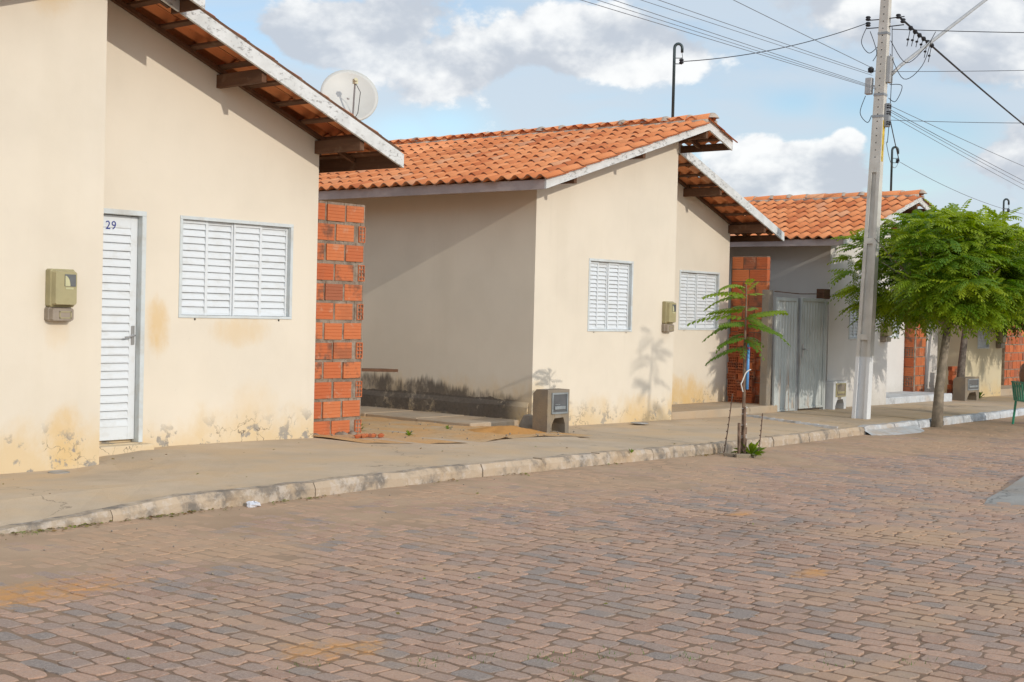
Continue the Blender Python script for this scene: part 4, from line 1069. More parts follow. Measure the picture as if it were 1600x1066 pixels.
T = thing('satellite_dish', (10.16, 11.0, 2.9), 'grey satellite dish above the lower roof edge of the nearest house', 'satellite dish')
C0 = Vector((10.31, 11.0, 3.53)); nrm = Vector((-.52, -.80, .30)).normalized(); r_ = .312
ax = nrm; prof = []
m = MB(); n = 40; sidev = Vector((0, 0, 1)).cross(nrm).normalized(); upv = nrm.cross(sidev)
rings = 8; vs_ = []; f = []
for j in range(rings + 1):
    r = r_ * j / rings; dz = -.055 * (1 - (j / rings) ** 2)
    vs_ += [C0 + nrm * dz + (sidev * cos(2 * pi * i / n) * .985 + upv * sin(2 * pi * i / n) * .95) * max(r, .001) for i in range(n)]
for j in range(rings): f += [(j * n + i, j * n + (i + 1) % n, (j + 1) * n + (i + 1) % n, (j + 1) * n + i) for i in range(n)]
b = len(vs_)
vs_ += [v - nrm * .012 for v in vs_]; f += [tuple(b + q for q in t[::-1]) for t in f]
f += [(rings * n + i, rings * n + (i + 1) % n, b + rings * n + (i + 1) % n, b + rings * n + i) for i in range(n)]
m.add(vs_, f); obj('reflector', m, M['dish'], T, smooth=True)
foc = C0 + nrm * .235 - upv * -.055 + sidev * .02
m = MB(); m.tube([C0 - upv * .30 + nrm * .005 + sidev * .02, foc - nrm * .02 - upv * .02], .0095, 8); obj('feed_arm', m, M['grey_metal'], T)
m = MB(); m.lathe(foc, [(0, -.03), (.022, -.03), (.026, .0), (.018, .012), (.018, .04), (0, .04)], 10, axis=nrm); m.box(foc.x - .02, foc.x + .02, foc.y - .02, foc.y + .02, foc.z - .03, foc.z + .02); obj('feed_head', m, M['lnb'], T)
m = MB(); m.tube([foc - upv * .02, foc - sidev * -.06 - upv * .10 + nrm * -.05, C0 - upv * .22 + sidev * .07 + nrm * .06, C0 - upv * .29 + sidev * .03], .0035, 6); obj('cable', m, M['cable'], T)
m = MB(); m.tube([(10.10, 11.22, 2.86), (10.16, 11.22, 3.1), (10.33, 11.10, 3.40), C0 - nrm * .06], .02, 8); obj('mast_arm', m, M['galv'], T)

# plank on the brick stub, behind it
m_ = MB(); m_.bar((11.55, 12.35, .575), (12.46, 12.44, .545), .22, .035)
tag(obj('plank', m_, M['timber'], org=(12, 12.4, .56)), 'short dark plank jutting out behind the brick stub wall', 'plank')
m_ = MB(); m_.box(11.58, 11.66, 12.3, 12.46, -.05, .557); tag(obj('plank_prop', m_, M['conc_dark'], org=(11.6, 12.4, -.05)), 'narrow prop hidden under the dark plank behind the brick stub', 'prop')

# round drain covers
def cover(x, y, r, label):
    m = MB(); n = 20
    m.lathe((x, y, zs(x) - .004 - .062 * (x < 7)), [(r, 0), (r, .008), (r * .86, .010), (r * .84, .007), (0.001, .007)], n)
    o = obj('drain_cover', m, M['grey_metal'], org=(x, y, zs(x))); tag(o, label, 'drain cover')
cover(6.33, 10.02, .085, 'dark round drain cover in the pavement below the left meter')
cover(15.4, 10.75, .12, 'dark drain cover in the pavement before the middle house')

# ------------------------------------------------------------------ the concrete pole
PX, PY = 19.06, 9.36
def pole():
    T = thing('utility_pole', (PX, PY, -.16), 'tall tapered concrete utility pole with a row of holes and recessed panels', 'utility pole')
    H0, H1_ = -.3, 6.55
    hw = lambda z: .235 - .105 * (z + .16) / 6.2 * 1.0          # size along the recessed face (y)
    tw = lambda z: .125 - .030 * (z + .16) / 6.2                 # flange width (x)
    m = MB()
    # web and two flanges; solid upper part, recessed panels below 3.5 m
    zt = 3.52; panels = [(-.16, 1.02), (1.10, 2.42), (2.50, 3.46)]
    zsq = [H0, zt, H1_]
    def seg(x0f, x1f, y0f, y1f, za, zb):
        a = [(PX + x0f(za), PY + y0f(za), za), (PX + x1f(za), PY + y0f(za), za), (PX + x1f(za), PY + y1f(za), za), (PX + x0f(za), PY + y1f(za), za)]
        b = [(PX + x0f(zb), PY + y0f(zb), zb), (PX + x1f(zb), PY + y0f(zb), zb), (PX + x1f(zb), PY + y1f(zb), zb), (PX + x0f(zb), PY + y1f(zb), zb)]
        m.add(a + b, [(3, 2, 1, 0), (4, 5, 6, 7), (0, 1, 5, 4), (1, 2, 6, 5), (2, 3, 7, 6), (3, 0, 4, 7)])
    X0 = lambda z: -tw(z) / 2; X1 = lambda z: tw(z) / 2
    fl_ = .05
    seg(X0, X1, lambda z: -hw(z) / 2, lambda z: -hw(z) / 2 + fl_, H0, zt); seg(X0, X1, lambda z: hw(z) / 2 - fl_, lambda z: hw(z) / 2, H0, zt)
    seg(lambda z: -.018, lambda z: .018, lambda z: -hw(z) / 2 + fl_, lambda z: hw(z) / 2 - fl_, H0, zt)
    for za, zb in ((-.3, -.16), (1.02, 1.10), (2.42, 2.50), (3.46, zt)):
        seg(lambda z: X0(z) + .002, lambda z: X1(z) - .002, lambda z: -hw(z) / 2 + fl_, lambda z: hw(z) / 2 - fl_, za, zb)
    seg(X0, X1, lambda z: -hw(z) / 2, lambda z: hw(z) / 2, zt, H1_)
    obj('shaft', m, M['pole'], T)
    h = MB(); z = 3.68
    while z < 6.4:
        h.lathe((PX - tw(z) / 2 - .0, PY, z), [(.0, .0015), (.0095, .0015), (.0095, -.02)], 8, axis=(-1, 0, 0)); z += .105
    obj('bolt_holes', h, M['dark'], T, kind='stuff')
    y = MB(); y.box(PX - .03, PX + .028, PY - hw(3.9) / 2 - .003, PY - hw(3.9) / 2 + .02, 3.62, 4.22)
    obj('painted_code', y, M['yellow'], T)
    # straps and brackets
    for z in (5.50, 4.60, 4.28):
        s_ = MB(); a, b = tw(z) / 2 + .006, hw(z) / 2 + .006; s_.box(PX - a, PX + a, PY - b, PY + b, z - .018, z + .018); obj('strap', s_, M['grey_metal'], T)
    s_ = MB(); s_.box(PX - .02, PX + .09, PY - hw(5) / 2 - .06, PY - hw(5) / 2 - .004, 4.78, 5.16); obj('arm_bracket', s_, M['galv'], T)
    def ins(c, ax):
        i = MB(); i.lathe(c, [(0, -.03), (.03, -.03), (.04, -.012), (.025, .0), (.04, .012), (.03, .03), (0, .03)], 10, axis=ax); obj('insulator', i, M['cable'], T, smooth=True)
    hy = hw(5.7) / 2
    for z in (5.72, 5.60):
        b = MB(); b.tube([(PX, PY + hy, z), (PX - .03, PY + hy + .20, z)], .008, 6); obj('cross_rod', b, M['cable'], T); b = MB(); b.tube([(PX, PY - hy, z), (PX + .03, PY - hy - .22, z + .01)], .008, 6); obj('cross_rod', b, M['cable'], T)
    ins((PX - .03, PY + hy + .18, 5.66), (0, 0, 1)); ins((PX + .03, PY - hy - .20, 5.67), (0, 0, 1)); ins((PX - .02, PY + hy + .19, 5.75), (0, 0, 1)); ins((PX + .02, PY - hy - .13, 5.74), (0, 0, 1))
    for k, z in enumerate((4.42, 4.33, 4.18)): ins((PX + .02, PY - hw(z) / 2 - .055, z), (0, 0, 1)); 
    b = MB(); b.box(PX - .01, PX + .06, PY - hw(4.3) / 2 - .075, PY - hw(4.3) / 2 - .005, 4.13, 4.47)
    obj('rack', b, M['grey_metal'], T)
    b = MB(); b.box(PX - .06, PX + .02, PY + hw(4.6) / 2 + .05, PY + hw(4.6) / 2 + .15, 4.62, 4.86); b.box(PX - .02, PX - .01, PY + hw(4.6) / 2, PY + hw(4.6) / 2 + .06, 4.73, 4.75); obj('junction_box', b, M['galv'], T, bevel=.006)
    b = MB(); b.lathe((PX - .02, PY + hw(4.9) / 2 + .09, 4.98), [(0, -.045), (.04, -.035), (.045, .02), (.02, .045), (0, .045)], 10); b.tube([(PX, PY + hw(4.9) / 2, 4.96), (PX - .02, PY + hw(4.9) / 2 + .09, 4.96)], .006, 6); obj('photocell', b, M['cable'], T, smooth=True)
    # lamp arm, its lamp is above the picture
    b = MB(); b.tube([(PX + .05, PY - .13, 4.90), (PX + .27, PY - .16, 5.08), (21.53, 9.2, 6.36), (23.3, 9.2, 7.39)], .026, 10); arm = obj('lamp_arm', b, M['galv'], T, smooth=True)
    b = MB(); b.lathe((23.5, 9.2, 7.48), [(0, -.24), (.08, -.2), (.10, 0), (.07, .2), (0, .24)], 10, axis=(.9, 0, .4)); obj('lamp_head', b, M['galv'], arm, smooth=True)
    # loops of loose wire round the pole head
    for pts in ([(PX - .03, PY + hy + .2, 5.62), (PX - .05, PY + hy + .26, 5.4), (PX - .07, PY + hy + .12, 5.22), (PX - .05, PY + hy, 5.3)],
                [(PX - .03, PY + hy + .14, 5.55), (PX - .05, PY + hy + .05, 5.36), (PX - .06, PY + hy + .0, 5.2), (PX - .05, PY + hy + .06, 5.1)],
                [(PX + .04, PY - .09, 5.4), (PX + .05, PY - .35, 5.05), (PX + .1, PY - .62, 5.28), (PX + .2, PY - .7, 5.5)],
                [(PX + .03, PY - .1, 5.2), (PX + .06, PY - .32, 4.82), (PX + .12, PY - .56, 5.0), (PX + .25, PY - .62, 5.4)],
                [(PX + .04, PY - .1, 5.6), (PX + .05, PY - .13, 5.0), (PX + .05, PY - .14, 4.3), (PX + .05, PY - .13, 3.9)],
                [(PX + .03, PY - .12, 4.75), (PX + .06, PY - .3, 4.72), (PX + .05, PY - .22, 4.5), (PX + .02, PY - .12, 4.55)],
                [(PX - .03, PY + .22, 4.6), (PX - .05, PY + .28, 4.35), (PX - .04, PY + .16, 4.2), (PX - .04, PY + .1, 4.3)]):
        w = MB(); w.tube(smooth_path(pts), .0055, 5); obj('loose_wire', w, M['cable'], T)
    T.location = (T.location.x * 1.03 - .09, T.location.y * 1.03, 1.3 + (T.location.z - 1.3) * 1.03); T.scale = (1.03, 1.03, 1.03); T.rotation_euler = (0, .068, 0)
    return T
def tp(v): return Vector((v[0] * 1.03 - .09 + .068 * (v[2] + .16), v[1] * 1.03, 1.3 + (v[2] - 1.3) * 1.03))
def smooth_path(p, n=6):
    p = [Vector(q) for q in p]; out = []
    for i in range(len(p) - 1):
        a = p[max(i - 1, 0)]; b = p[i]; c = p[i + 1]; d = p[min(i + 2, len(p) - 1)]
        for k in range(n):
            t = k / n; out.append(.5 * ((2 * b) + (c - a) * t + (2 * a - 5 * b + 4 * c - d) * t * t + (3 * b - a - 3 * c + d) * t ** 3))
    return out + [p[-1]]
pole()
def span(a, b, sag, r, label, mat='cable', group='overhead wires', n=14):
    a = Vector(a); b = Vector(b); m = MB()
    pts = [a + (b - a) * (i / n) - Vector((0, 0, sag * 4 * (i / n) * (1 - i / n))) for i in range(n + 1)]
    m.tube(pts, r, 6)
    o = obj('overhead_wire', m, M[mat], org=a); tag(o, label, 'wire', group); return o
def ray(px, py): return Rt * ((px - 800) / 2222) + Dn * ((py - 533) / 2222) + Fw
def on_y(px, py, y): d = ray(px, py); return Vector((0, 0, 1.3)) + d * (y / d.y)
def beyond(a, b, k): a = Vector(a); b = Vector(b); return a + (b - a) * k
# strands that run on along the street, towards and past the camera
for (p0, p1, r, lab) in (((1363, 118), (1008, 0), .0035, 'faint thin wire between the second and third wires left of the pole'),
                         ((1368, 138), (940, 0), .0035, 'faint thin wire just above the lowest wire left of the pole'),
                         ((1364, 107), (1150, 0), .0045, 'single thin wire leaving the pole highest on its left, below the mast drop'),
                         ((1362, 115), (1035, 0), .004, 'second thin wire from the top on the left of the pole'),
                         ((1367, 136), (965, 0), .004, 'third thin wire from the top on the left of the pole'),
                         ((1370, 140), (915, 0), .004, 'lowest thin wire on the left of the pole')):
    a = on_y(p0[0], p0[1], 9.70); b = on_y(p1[0], p1[1], 9.75); span(a, beyond(a, b, 3.2), .02, r, lab, 'cable_grey')
aP = tp((PX + .03, PY - .2, 5.67))
def far(px, py, z, ext=2.0, a=None):
    d = ray(px, py); t = (z - 1.3) / d.z; p = Vector((0, 0, 1.3)) + d * t; return beyond(a, p, ext)
span(aP + Vector((0, 0, .06)), far(1600, 190, 5.70, 2.0, aP), .10, .016, 'thick twisted black cable descending to the right from the pole head')
aL = tp((PX + .03, PY - .16, 4.45))
for (px_, py_, z, r, lab) in ((1600, 258, 4.42, .0045, 'thin wire right of the pole reaching the frame above the three lowest strands'),
                              (1600, 281, 4.36, .005, 'upper of the three low strands running right from the pole'),
                              (1600, 287, 4.33, .004, 'middle of the three low strands running right from the pole'),
                              (1600, 294, 4.28, .004, 'lower of the three low strands running right from the pole')):
    a = aL + Vector((0, 0, z - 4.45)); span(a, far(px_, py_, z, 1.6, a), .03, r, lab, 'cable_grey')
a = tp((PX + .05, PY - .1, 5.55)); span(a, far(1600, 48, 5.45, 2.5, a), .03, .006, 'wire crossing the street just beneath the pole head, almost level')
a = tp((PX + .05, PY - .1, 4.93)); span(a, far(1600, 107, 4.9, 2.5, a), .03, .0045, 'level wire crossing the street behind the lamp arm foot', 'cable_grey')
a = tp((PX + .05, PY - .12, 4.22)); span(a, far(1600, 187, 4.1, 2.5, a), .05, .0045, 'slack thin wire curving right below the lamp arm', 'cable_grey')
span(MA2, tp((PX - .03, PY + .28, 5.66)), .10, .0065, 'service drop from the middle house mast to the pole head')
span(MA3, tp((PX + .06, PY - .13, 4.3)), .02, .008, 'steep service drop from the pole to the grey house mast')
span(MA3 + Vector((0, 0, .02)), tp((PX + .04, PY - .12, 3.9)), .25, .005, 'slack grey wire hanging beside the pole', 'cable_grey')
span(MA3 + Vector((.05, 0, -.02)), MA4, .08, .0045, 'thin wire from the grey house mast to the far right mast', 'cable_grey')
a = MA4; span(a, far(1600, 335, 4.25, 3, a), .0, .006, 'short wire rising right from the far mast', 'cable_grey')
# small insulator droppers strung under the thick cable
for i in range(6):
    t = .035 + i * .013; p = (aP + Vector((0, 0, .06))).lerp(far(1600, 190, 5.70, 2.0, aP), t)
    T = thing('cable_clamp', p, ('first', 'second', 'third', 'fourth', 'fifth', 'sixth')[i] + ' clamp from the pole under the thick black cable', 'clamp', 'cable clamps under the thick cable')
    m = MB(); m.lathe(p - Vector((0, 0, .03)), [(0, .04), (.03, .03), (.04, 0), (.025, -.03), (0, -.04)], 8); obj('clamp_body', m, M['cable'], T)
    m = MB(); L_ = random.uniform(.14, .26); m.tube([p, p - Vector((.05, -.02, L_)), p - Vector((.03, -.04, L_ + .05))], .006, 5); m.lathe(p - Vector((.045, -.02, L_ * .8)), [(0, .02), (.024, .01), (.024, -.01), (0, -.02)], 8); obj('lead', m, M['cable'], T)

# ------------------------------------------------------------------ trees
def frond(mb, tones, base, d, L_, droop, pairs, pl, pw, tone, rr):
    """one feathery leaf: a bowed rib with pairs of narrow hanging pinnae"""
    d = Vector(d).normalized(); side = d.cross(Vector((0, 0, 1)))
    if side.length < .05: side = Vector((1, 0, 0))
    side.normalize(); up = side.cross(d)
    tw = rr.uniform(-.5, .5); side = side * cos(tw) + up * sin(tw)
    pts = []
    for i in range(pairs + 1):
        t = i / pairs; pts.append(Vector(base) + d * (L_ * t) - Vector((0, 0, droop * L_ * t * t)))
    vs_ = []; f = []
    for i in range(pairs):
        a, b = pts[i], pts[i + 1]; k = len(vs_); w = side * .004
        vs_ += [a - w, a + w, b + w, b - w]; f.append((k, k + 1, k + 2, k + 3))
    for i in range(1, pairs + 1):
        t = i / pairs; p = pts[i]; tang = (pts[i] - pts[i - 1]).normalized()
        s_ = pl * (1 - .45 * abs(t - .45) / .55)
        for sg in (-1, 1):
            o = (side * sg * .86 + tang * .48 - Vector((0, 0, .30 + .25 * rr.random()))).normalized()
            w = tang * (pw / 2); k = len(vs_)
            m_ = p + o * s_ * .5; e = p + o * s_
            vs_ += [p, m_ - w, e, m_ + w]; f.append((k, k + 1, k + 2, k + 3))
    mb.add(vs_, f); tones += [tone] * len(vs_)
def crown_obj(name, mb, tones, mat, parent, kind=None):
    o = obj(name, mb, mat, parent, kind=kind)
    at = o.data.attributes.new('tone', 'FLOAT', 'POINT'); at.data.foreach_set('value', np.array(tones, dtype=np.float32)); return o
def tree(base, trunk, center, rad, ncl, seed, label, mat, bark, group='small feathery street trees', nf=(7, 10), L_=(.24, .40), limbs=9, hole=None, flat=.55):
    rr = random.Random(seed); T = thing('tree', base, label, 'tree', group)
    m = MB(); tp = [Vector(p) for p in trunk]; top = tp[-1]
    r0 = trunk_r[0]; R_ = [trunk_r[0] + (trunk_r[1] - trunk_r[0]) * i / (len(tp) - 1) for i in range(len(tp))]
    R_[0] *= 1.18
    m.tube(tp, R_, 12)
    c = Vector(center); rx, ry, rzu, rzd = rad
    ends = []
    for i in range(limbs):
        a = 2 * pi * i / limbs + rr.uniform(-.3, .3); el = rr.uniform(.15, 1.1)
        e = c + Vector((cos(a) * rx * .62 * cos(el), sin(a) * ry * .62 * cos(el), rzu * .62 * sin(el) + rr.uniform(-.1, .1)))
        mid = top.lerp(e, .45) + Vector((rr.uniform(-.1, .1), rr.uniform(-.1, .1), rr.uniform(0, .15)))
        m.tube(smooth_path([top - Vector((0, 0, .08)), mid, e], 4), [.034 * (1 - .8 * k / 8) for k in range(9)], 6)
        for q in range(3):
            e2 = e + Vector((rr.uniform(-.5, .5) * rx * .5, rr.uniform(-.5, .5) * ry * .5, rr.uniform(-.05, .35) * rzu))
            m.tube([mid.lerp(e, .3 + .2 * q), e2], [.013, .005], 5)
    obj('trunk', m, bark, T, smooth=True)
    cm = MB(); tones = []
    for i in range(ncl):
        while True:
            v = Vector((rr.gauss(0, 1), rr.gauss(0, 1), rr.gauss(0, 1))).normalized()
            s_ = rr.random() ** .42
            z = v.z * s_
            if z < -.75: continue
            break
        a = math.atan2(v.y, v.x)
        lump = 1 + .13 * sin(3 * a + seed) + .09 * sin(7 * a + 2 * seed + 3 * v.z) + .10 * sin(9 * v.z + 2 * a)
        if sin(6.1 * v.x + seed) * sin(5.3 * v.y + 2 * seed) * sin(5.7 * v.z + 1) > .38: continue
        p = c + Vector((v.x * rx * s_ * lump, v.y * ry * s_ * lump, (z * rzu if z > 0 else z * rzd) * lump))
        if hole and hole(p, rr): continue
        out = Vector((p.x - c.x, p.y - c.y, (p.z - c.z) * 1.1)); out = out.normalized() if out.length > .05 else Vector((0, 0, 1))
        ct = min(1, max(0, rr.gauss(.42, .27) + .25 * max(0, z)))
        for q in range(rr.randint(*nf)):
            b = rr.uniform(0, 2 * pi); d = (out * .75 + Vector((cos(b), sin(b), rr.uniform(-.25, .5)))).normalized()
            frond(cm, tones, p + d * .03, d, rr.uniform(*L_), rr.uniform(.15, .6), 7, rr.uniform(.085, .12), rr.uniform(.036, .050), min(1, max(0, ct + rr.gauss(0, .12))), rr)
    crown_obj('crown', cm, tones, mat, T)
    return T
zt = zs(20) - .10
trunk_r = (.078, .056)
def thin_left(p, rr):
    u, v, d = pix(p)
    if (1325 < u < 1420 and d < 21.75) or u < 1322: return True
    return (u < 1425 and v > 420 and rr.random() < .40) or (u < 1365 and rr.random() < .3) or (v > 530 and u < 1440 and rr.random() < .6)
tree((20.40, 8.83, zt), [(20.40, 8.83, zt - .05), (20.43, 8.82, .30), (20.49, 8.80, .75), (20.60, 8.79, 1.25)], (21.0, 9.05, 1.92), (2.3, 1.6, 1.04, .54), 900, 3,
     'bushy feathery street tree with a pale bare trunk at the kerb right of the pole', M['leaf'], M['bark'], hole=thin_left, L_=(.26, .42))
trunk_r = (.085, .05)
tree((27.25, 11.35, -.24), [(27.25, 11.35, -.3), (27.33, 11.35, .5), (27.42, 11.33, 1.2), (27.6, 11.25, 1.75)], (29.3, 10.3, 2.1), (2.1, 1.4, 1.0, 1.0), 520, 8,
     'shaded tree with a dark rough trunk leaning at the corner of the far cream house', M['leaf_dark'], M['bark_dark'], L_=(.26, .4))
# the tall thin tree over the road that throws the feathery shadow on the middle house
trunk_r = (.05, .02)
rr_ = random.Random(5)
T = thing('tree', (14.55, .25, zr(14)), 'tall slender young tree on the opposite side of the street, outside the picture', 'tree', 'small feathery street trees')
m_ = MB(); m_.tube(smooth_path([(14.55, .25, zr(14) - .05), (14.6, .25, 2.0), (14.55, .27, 3.7), (14.62, .25, 4.9)], 5), [.05 - .0028 * i for i in range(16)], 8); obj('trunk', m_, M['bark'], T, smooth=True)
cm = MB(); tn = []
for z_, n_ in ((4.85, 5), (4.6, 6), (4.25, 5), (3.95, 5), (3.7, 3)):
    for q in range(n_):
        b = rr_.uniform(0, 2 * pi); frond(cm, tn, (14.6, .26, z_ + rr_.uniform(-.1, .1)), (cos(b), sin(b), rr_.uniform(0, .5)), rr_.uniform(.35, .55), rr_.uniform(.2, .6), 8, .16, .045, .5, rr_)
crown_obj('crown', cm, tn, M['leaf'], T)

# sapling with its guard, stakes and pipe, at the kerb
SX, SY = 13.46, 8.03; SZ = zr(13.4)
T = thing('sapling', (SX, SY, SZ), 'young feathery sapling tied to a blue pipe at the kerb before the middle house', 'sapling')
m_ = MB(); m_.tube(smooth_path([(SX, SY, SZ - .03), (SX + .01, SY, .4), (SX - .005, SY, 1.0), (SX + .005, SY, 1.4), (SX - .01, SY, 1.68)], 5), [.022 - .0008 * i for i in range(21)], 8); obj('trunk', m_, M['stick'], T, smooth=True)
rs_ = random.Random(21)
R2 = Vector((Rt.x, Rt.y, 0)).normalized(); F2 = Vector((Fw.x, Fw.y, 0)).normalized()
specs = []      # (height on the stem, lateral direction, depth direction, rise, length, tone)
for z_, lat, dep, rise, L_, tone in (
    (1.02, -1, .1, .10, .44, .25), (1.04, -.8, -.5, .05, .36, .25), (1.06, -.7, .6, .12, .34, .3), (1.02, .8, .3, .08, .28, .25), (1.03, .6, -.6, .1, .26, .3), (1.06, .2, -.9, .1, .3, .3), (1.0, -.3, -.9, .05, .25, .25),
    (1.20, -1, .0, .22, .50, .35), (1.22, -.8, .6, .2, .36, .4), (1.20, -.7, -.6, .15, .36, .35), (1.24, 1, .1, .10, .54, .35), (1.22, .9, -.3, .05, .38, .3),
    (1.34, -1, .1, .30, .62, .6), (1.36, -.9, -.4, .25, .42, .6), (1.34, 1, .2, .30, .50, .7), (1.36, .9, -.3, .35, .44, .75), (1.35, .5, .8, .3, .32, .6), (1.33, .4, -.9, .2, .3, .55), (1.34, -.3, .9, .3, .3, .6),
    (1.50, -1, .0, .28, .56, .8), (1.52, -.8, .5, .35, .42, .85), (1.52, .7, .5, .30, .26, .85), (1.50, -.5, -.8, .3, .30, .8), (1.60, .3, -.4, .9, .20, .95), (1.62, -.4, .3, 1.0, .20, 1), (1.62, .6, .2, .8, .18, 1), (1.58, -.8, -.2, .5, .34, .95)):
    d = R2 * lat + F2 * dep + Vector((0, 0, rise)); cm = MB(); tn = []
    frond(cm, tn, (SX, SY, z_ + rs_.uniform(-.07, .07)), d + Vector((rs_.uniform(-.2, .2), rs_.uniform(-.2, .2), rs_.uniform(-.12, .12))), L_ * rs_.uniform(.85, 1.1), rs_.uniform(.15, .6), 11 if L_ > .28 else 6, min(.12, .30 * L_), min(.052, .13 * L_), tone, rs_); crown_obj('frond', cm, tn, M['leaf_sapling'], T)
m_ = MB(); m_.tube([(SX + .02, SY - .03, .52), (SX + .025, SY - .03, 1.03)], .016, 10)
tag(obj('blue_pipe', m_, M['blue'], org=(SX + .02, SY - .03, .52), smooth=True), 'length of bright blue pipe fastened upright along the sapling stem', 'pipe')
m_ = MB(); m_.tube([(SX + .025 + .02 * cos(t), SY - .028 + .022 * sin(t), .955 + .002 * t) for t in [i * .5 for i in range(26)]], .004, 5)
tag(obj('red_tie', m_, M['red'], org=(SX, SY, .95)), 'red tie round the top of the blue pipe', 'tie')
m_ = MB(); m_.tube(smooth_path([(SX + .05, SY - .05, .735), (SX - .0, SY - .065, .735), (SX - .05, SY - .05, .70), (SX - .10, SY - .04, .61), (SX - .14, SY - .05, .585), (SX - .12, SY - .05, .54), (SX - .10, SY - .05, .50)]), .0065, 5)
st_ = tag(obj('tie_string', m_, M['string'], org=(SX, SY, .5)), 'loose white string knotted round sapling and stakes', 'string')
for zz in (.30, .24, .12, .0, -.02):
    m_ = MB(); m_.tube([(SX + .012 + .042 * cos(t), SY + .028 * sin(t) - .005, zz + .004 * t) for t in [i * .6 for i in range(12)]], .004, 4); obj('loop', m_, M['string'], st_)
for k, (dx, dy, z1, r, tilt) in enumerate(((.045, .02, .80, .016, .0), (-.09, -.02, .16, .020, -.02), (.105, .03, .10, .012, .02), (-.02, -.035, .33, .017, .0), (-.125, -.04, .02, .012, .0))):
    m_ = MB(); m_.tube([(SX + dx, SY + dy, SZ - .03), (SX + dx + tilt * .5 - .003, SY + dy, (SZ + z1) / 2), (SX + dx + tilt, SY + dy, z1)], [r, r * .92, r * .85], 7)
    tag(obj('wooden_stake', m_, M['stick'], org=(SX + dx, SY + dy, SZ)), ('tallest wooden stake, standing just right of the sapling stem', 'thick stump of a stake left of the sapling', 'thin short stake right of the sapling', 'stake bound with string in front of the sapling stem', 'shortest stake, left of the thick stump')[k], 'stake', 'wooden stakes round the sapling')
for k, (dl, dd, lean, zt_) in enumerate(((-.20, .03, .085, .68), (.02, .30, .035, .60), (.15, -.10, .045, .48), (.0, -.14, .02, .2))):
    b = Vector((SX, SY, SZ)) + R2 * dl + F2 * dd; t = b + R2 * lean + Vector((0, 0, zt_))
    m_ = MB(); m_.tube([b - Vector((0, 0, .05)), b.lerp(t, .5) + R2 * .008, t], .006, 6)
    for q in range(9): m_.lathe(b.lerp(t, (q + .5) / 9), [(.0085, -.006), (.0085, .006)], 6, axis=(t - b))
    tag(obj('guard_rod', m_, M['rod'], org=b), ('thin rusty rod leaning at the left of the sapling', 'thin rusty rod behind the sapling on its right', 'thin rusty rod at the right of the sapling by the kerb', 'short rusty rod in front of the sapling')[k], 'rod', 'thin rusty guard rods round the sapling')
for k, (dl, dd, a, w) in enumerate(((-.02, -.19, .1, .17), (.14, -.13, .75, .15), (-.15, -.10, -.6, .12))):
    p = Vector((SX, SY, SZ)) + R2 * dl + F2 * dd; m_ = MB(); m_.box(-w / 2, w / 2, -.03, .03, -.03, .045)
    m_.v = [(p.x + x * (R2.x * cos(a) + F2.x * sin(a)) + y * (F2.x * cos(a) - R2.x * sin(a)), p.y + x * (R2.y * cos(a) + F2.y * sin(a)) + y * (F2.y * cos(a) - R2.y * sin(a)), p.z + z) for x, y, z in m_.v]
    tag(obj('edging_brick', m_, M['conc_box'], org=p, bevel=.008), ('edging brick at the front of the sapling pit', 'edging brick at the right of the sapling pit', 'edging brick at the left of the sapling pit')[k], 'brick', 'edging bricks of the sapling pit')
heap('soil_mound', SX, SY + .02, .24, .20, .045, SZ, 'small mound of soil and dry leaves round the sapling foot', M['earth'], 'soil')
def weed(x, y, z, r, n, label, seed, mat='leaf_sapling', wide=.05):
    rr = random.Random(seed); cm = MB(); tn = []
    for i in range(n):
        a = rr.uniform(0, 2 * pi); e = rr.uniform(.25, 1.2); L_ = r * rr.uniform(.6, 1.1)
        d = Vector((cos(a) * cos(e), sin(a) * cos(e), sin(e))); s_ = d.cross(Vector((0, 0, 1))).normalized() * wide * r * 3 * .5
        p = Vector((x, y, z)); mid = p + d * L_ * .55; tip = p + d * L_ - Vector((0, 0, L_ * .22))
        cm.add([p, mid - s_, tip, mid + s_], [(0, 1, 2, 3)]); tn += [rr.uniform(.2, .9)] * 4
    o = obj('weed', cm, M[mat], org=(x, y, z)); at = o.data.attributes.new('tone', 'FLOAT', 'POINT'); at.data.foreach_set('value', np.array(tn, dtype=np.float32))
    tag(o, label, 'weed', 'small weeds along the pavement'); return o
p = Vector((SX, SY, SZ)) + R2 * .09 - F2 * .06
weed(p.x, p.y, SZ + .02, .24, 26, 'broad leaved weed growing at the foot of the sapling', 3, wide=.09)
weed(10.62, 11.1, -.04, .17, 30, 'weed beside the toothed end of the brick stub', 4)
weed(10.75, 10.45, -.03, .10, 24, 'low weed in the orange earth before the brick stub', 5)
weed(11.62, 8.20, zs(11.6) - .02, .07, 14, 'tiny weed in the open pavement crack at the kerb', 6)
weed(11.9, 10.95, -.05, .09, 14, 'tiny weed at the alley path edge', 7)
weed(28.0, 11.25, -.22, .30, 24, 'dark weed at the foot of the far meter box', 9, mat='leaf_dark')

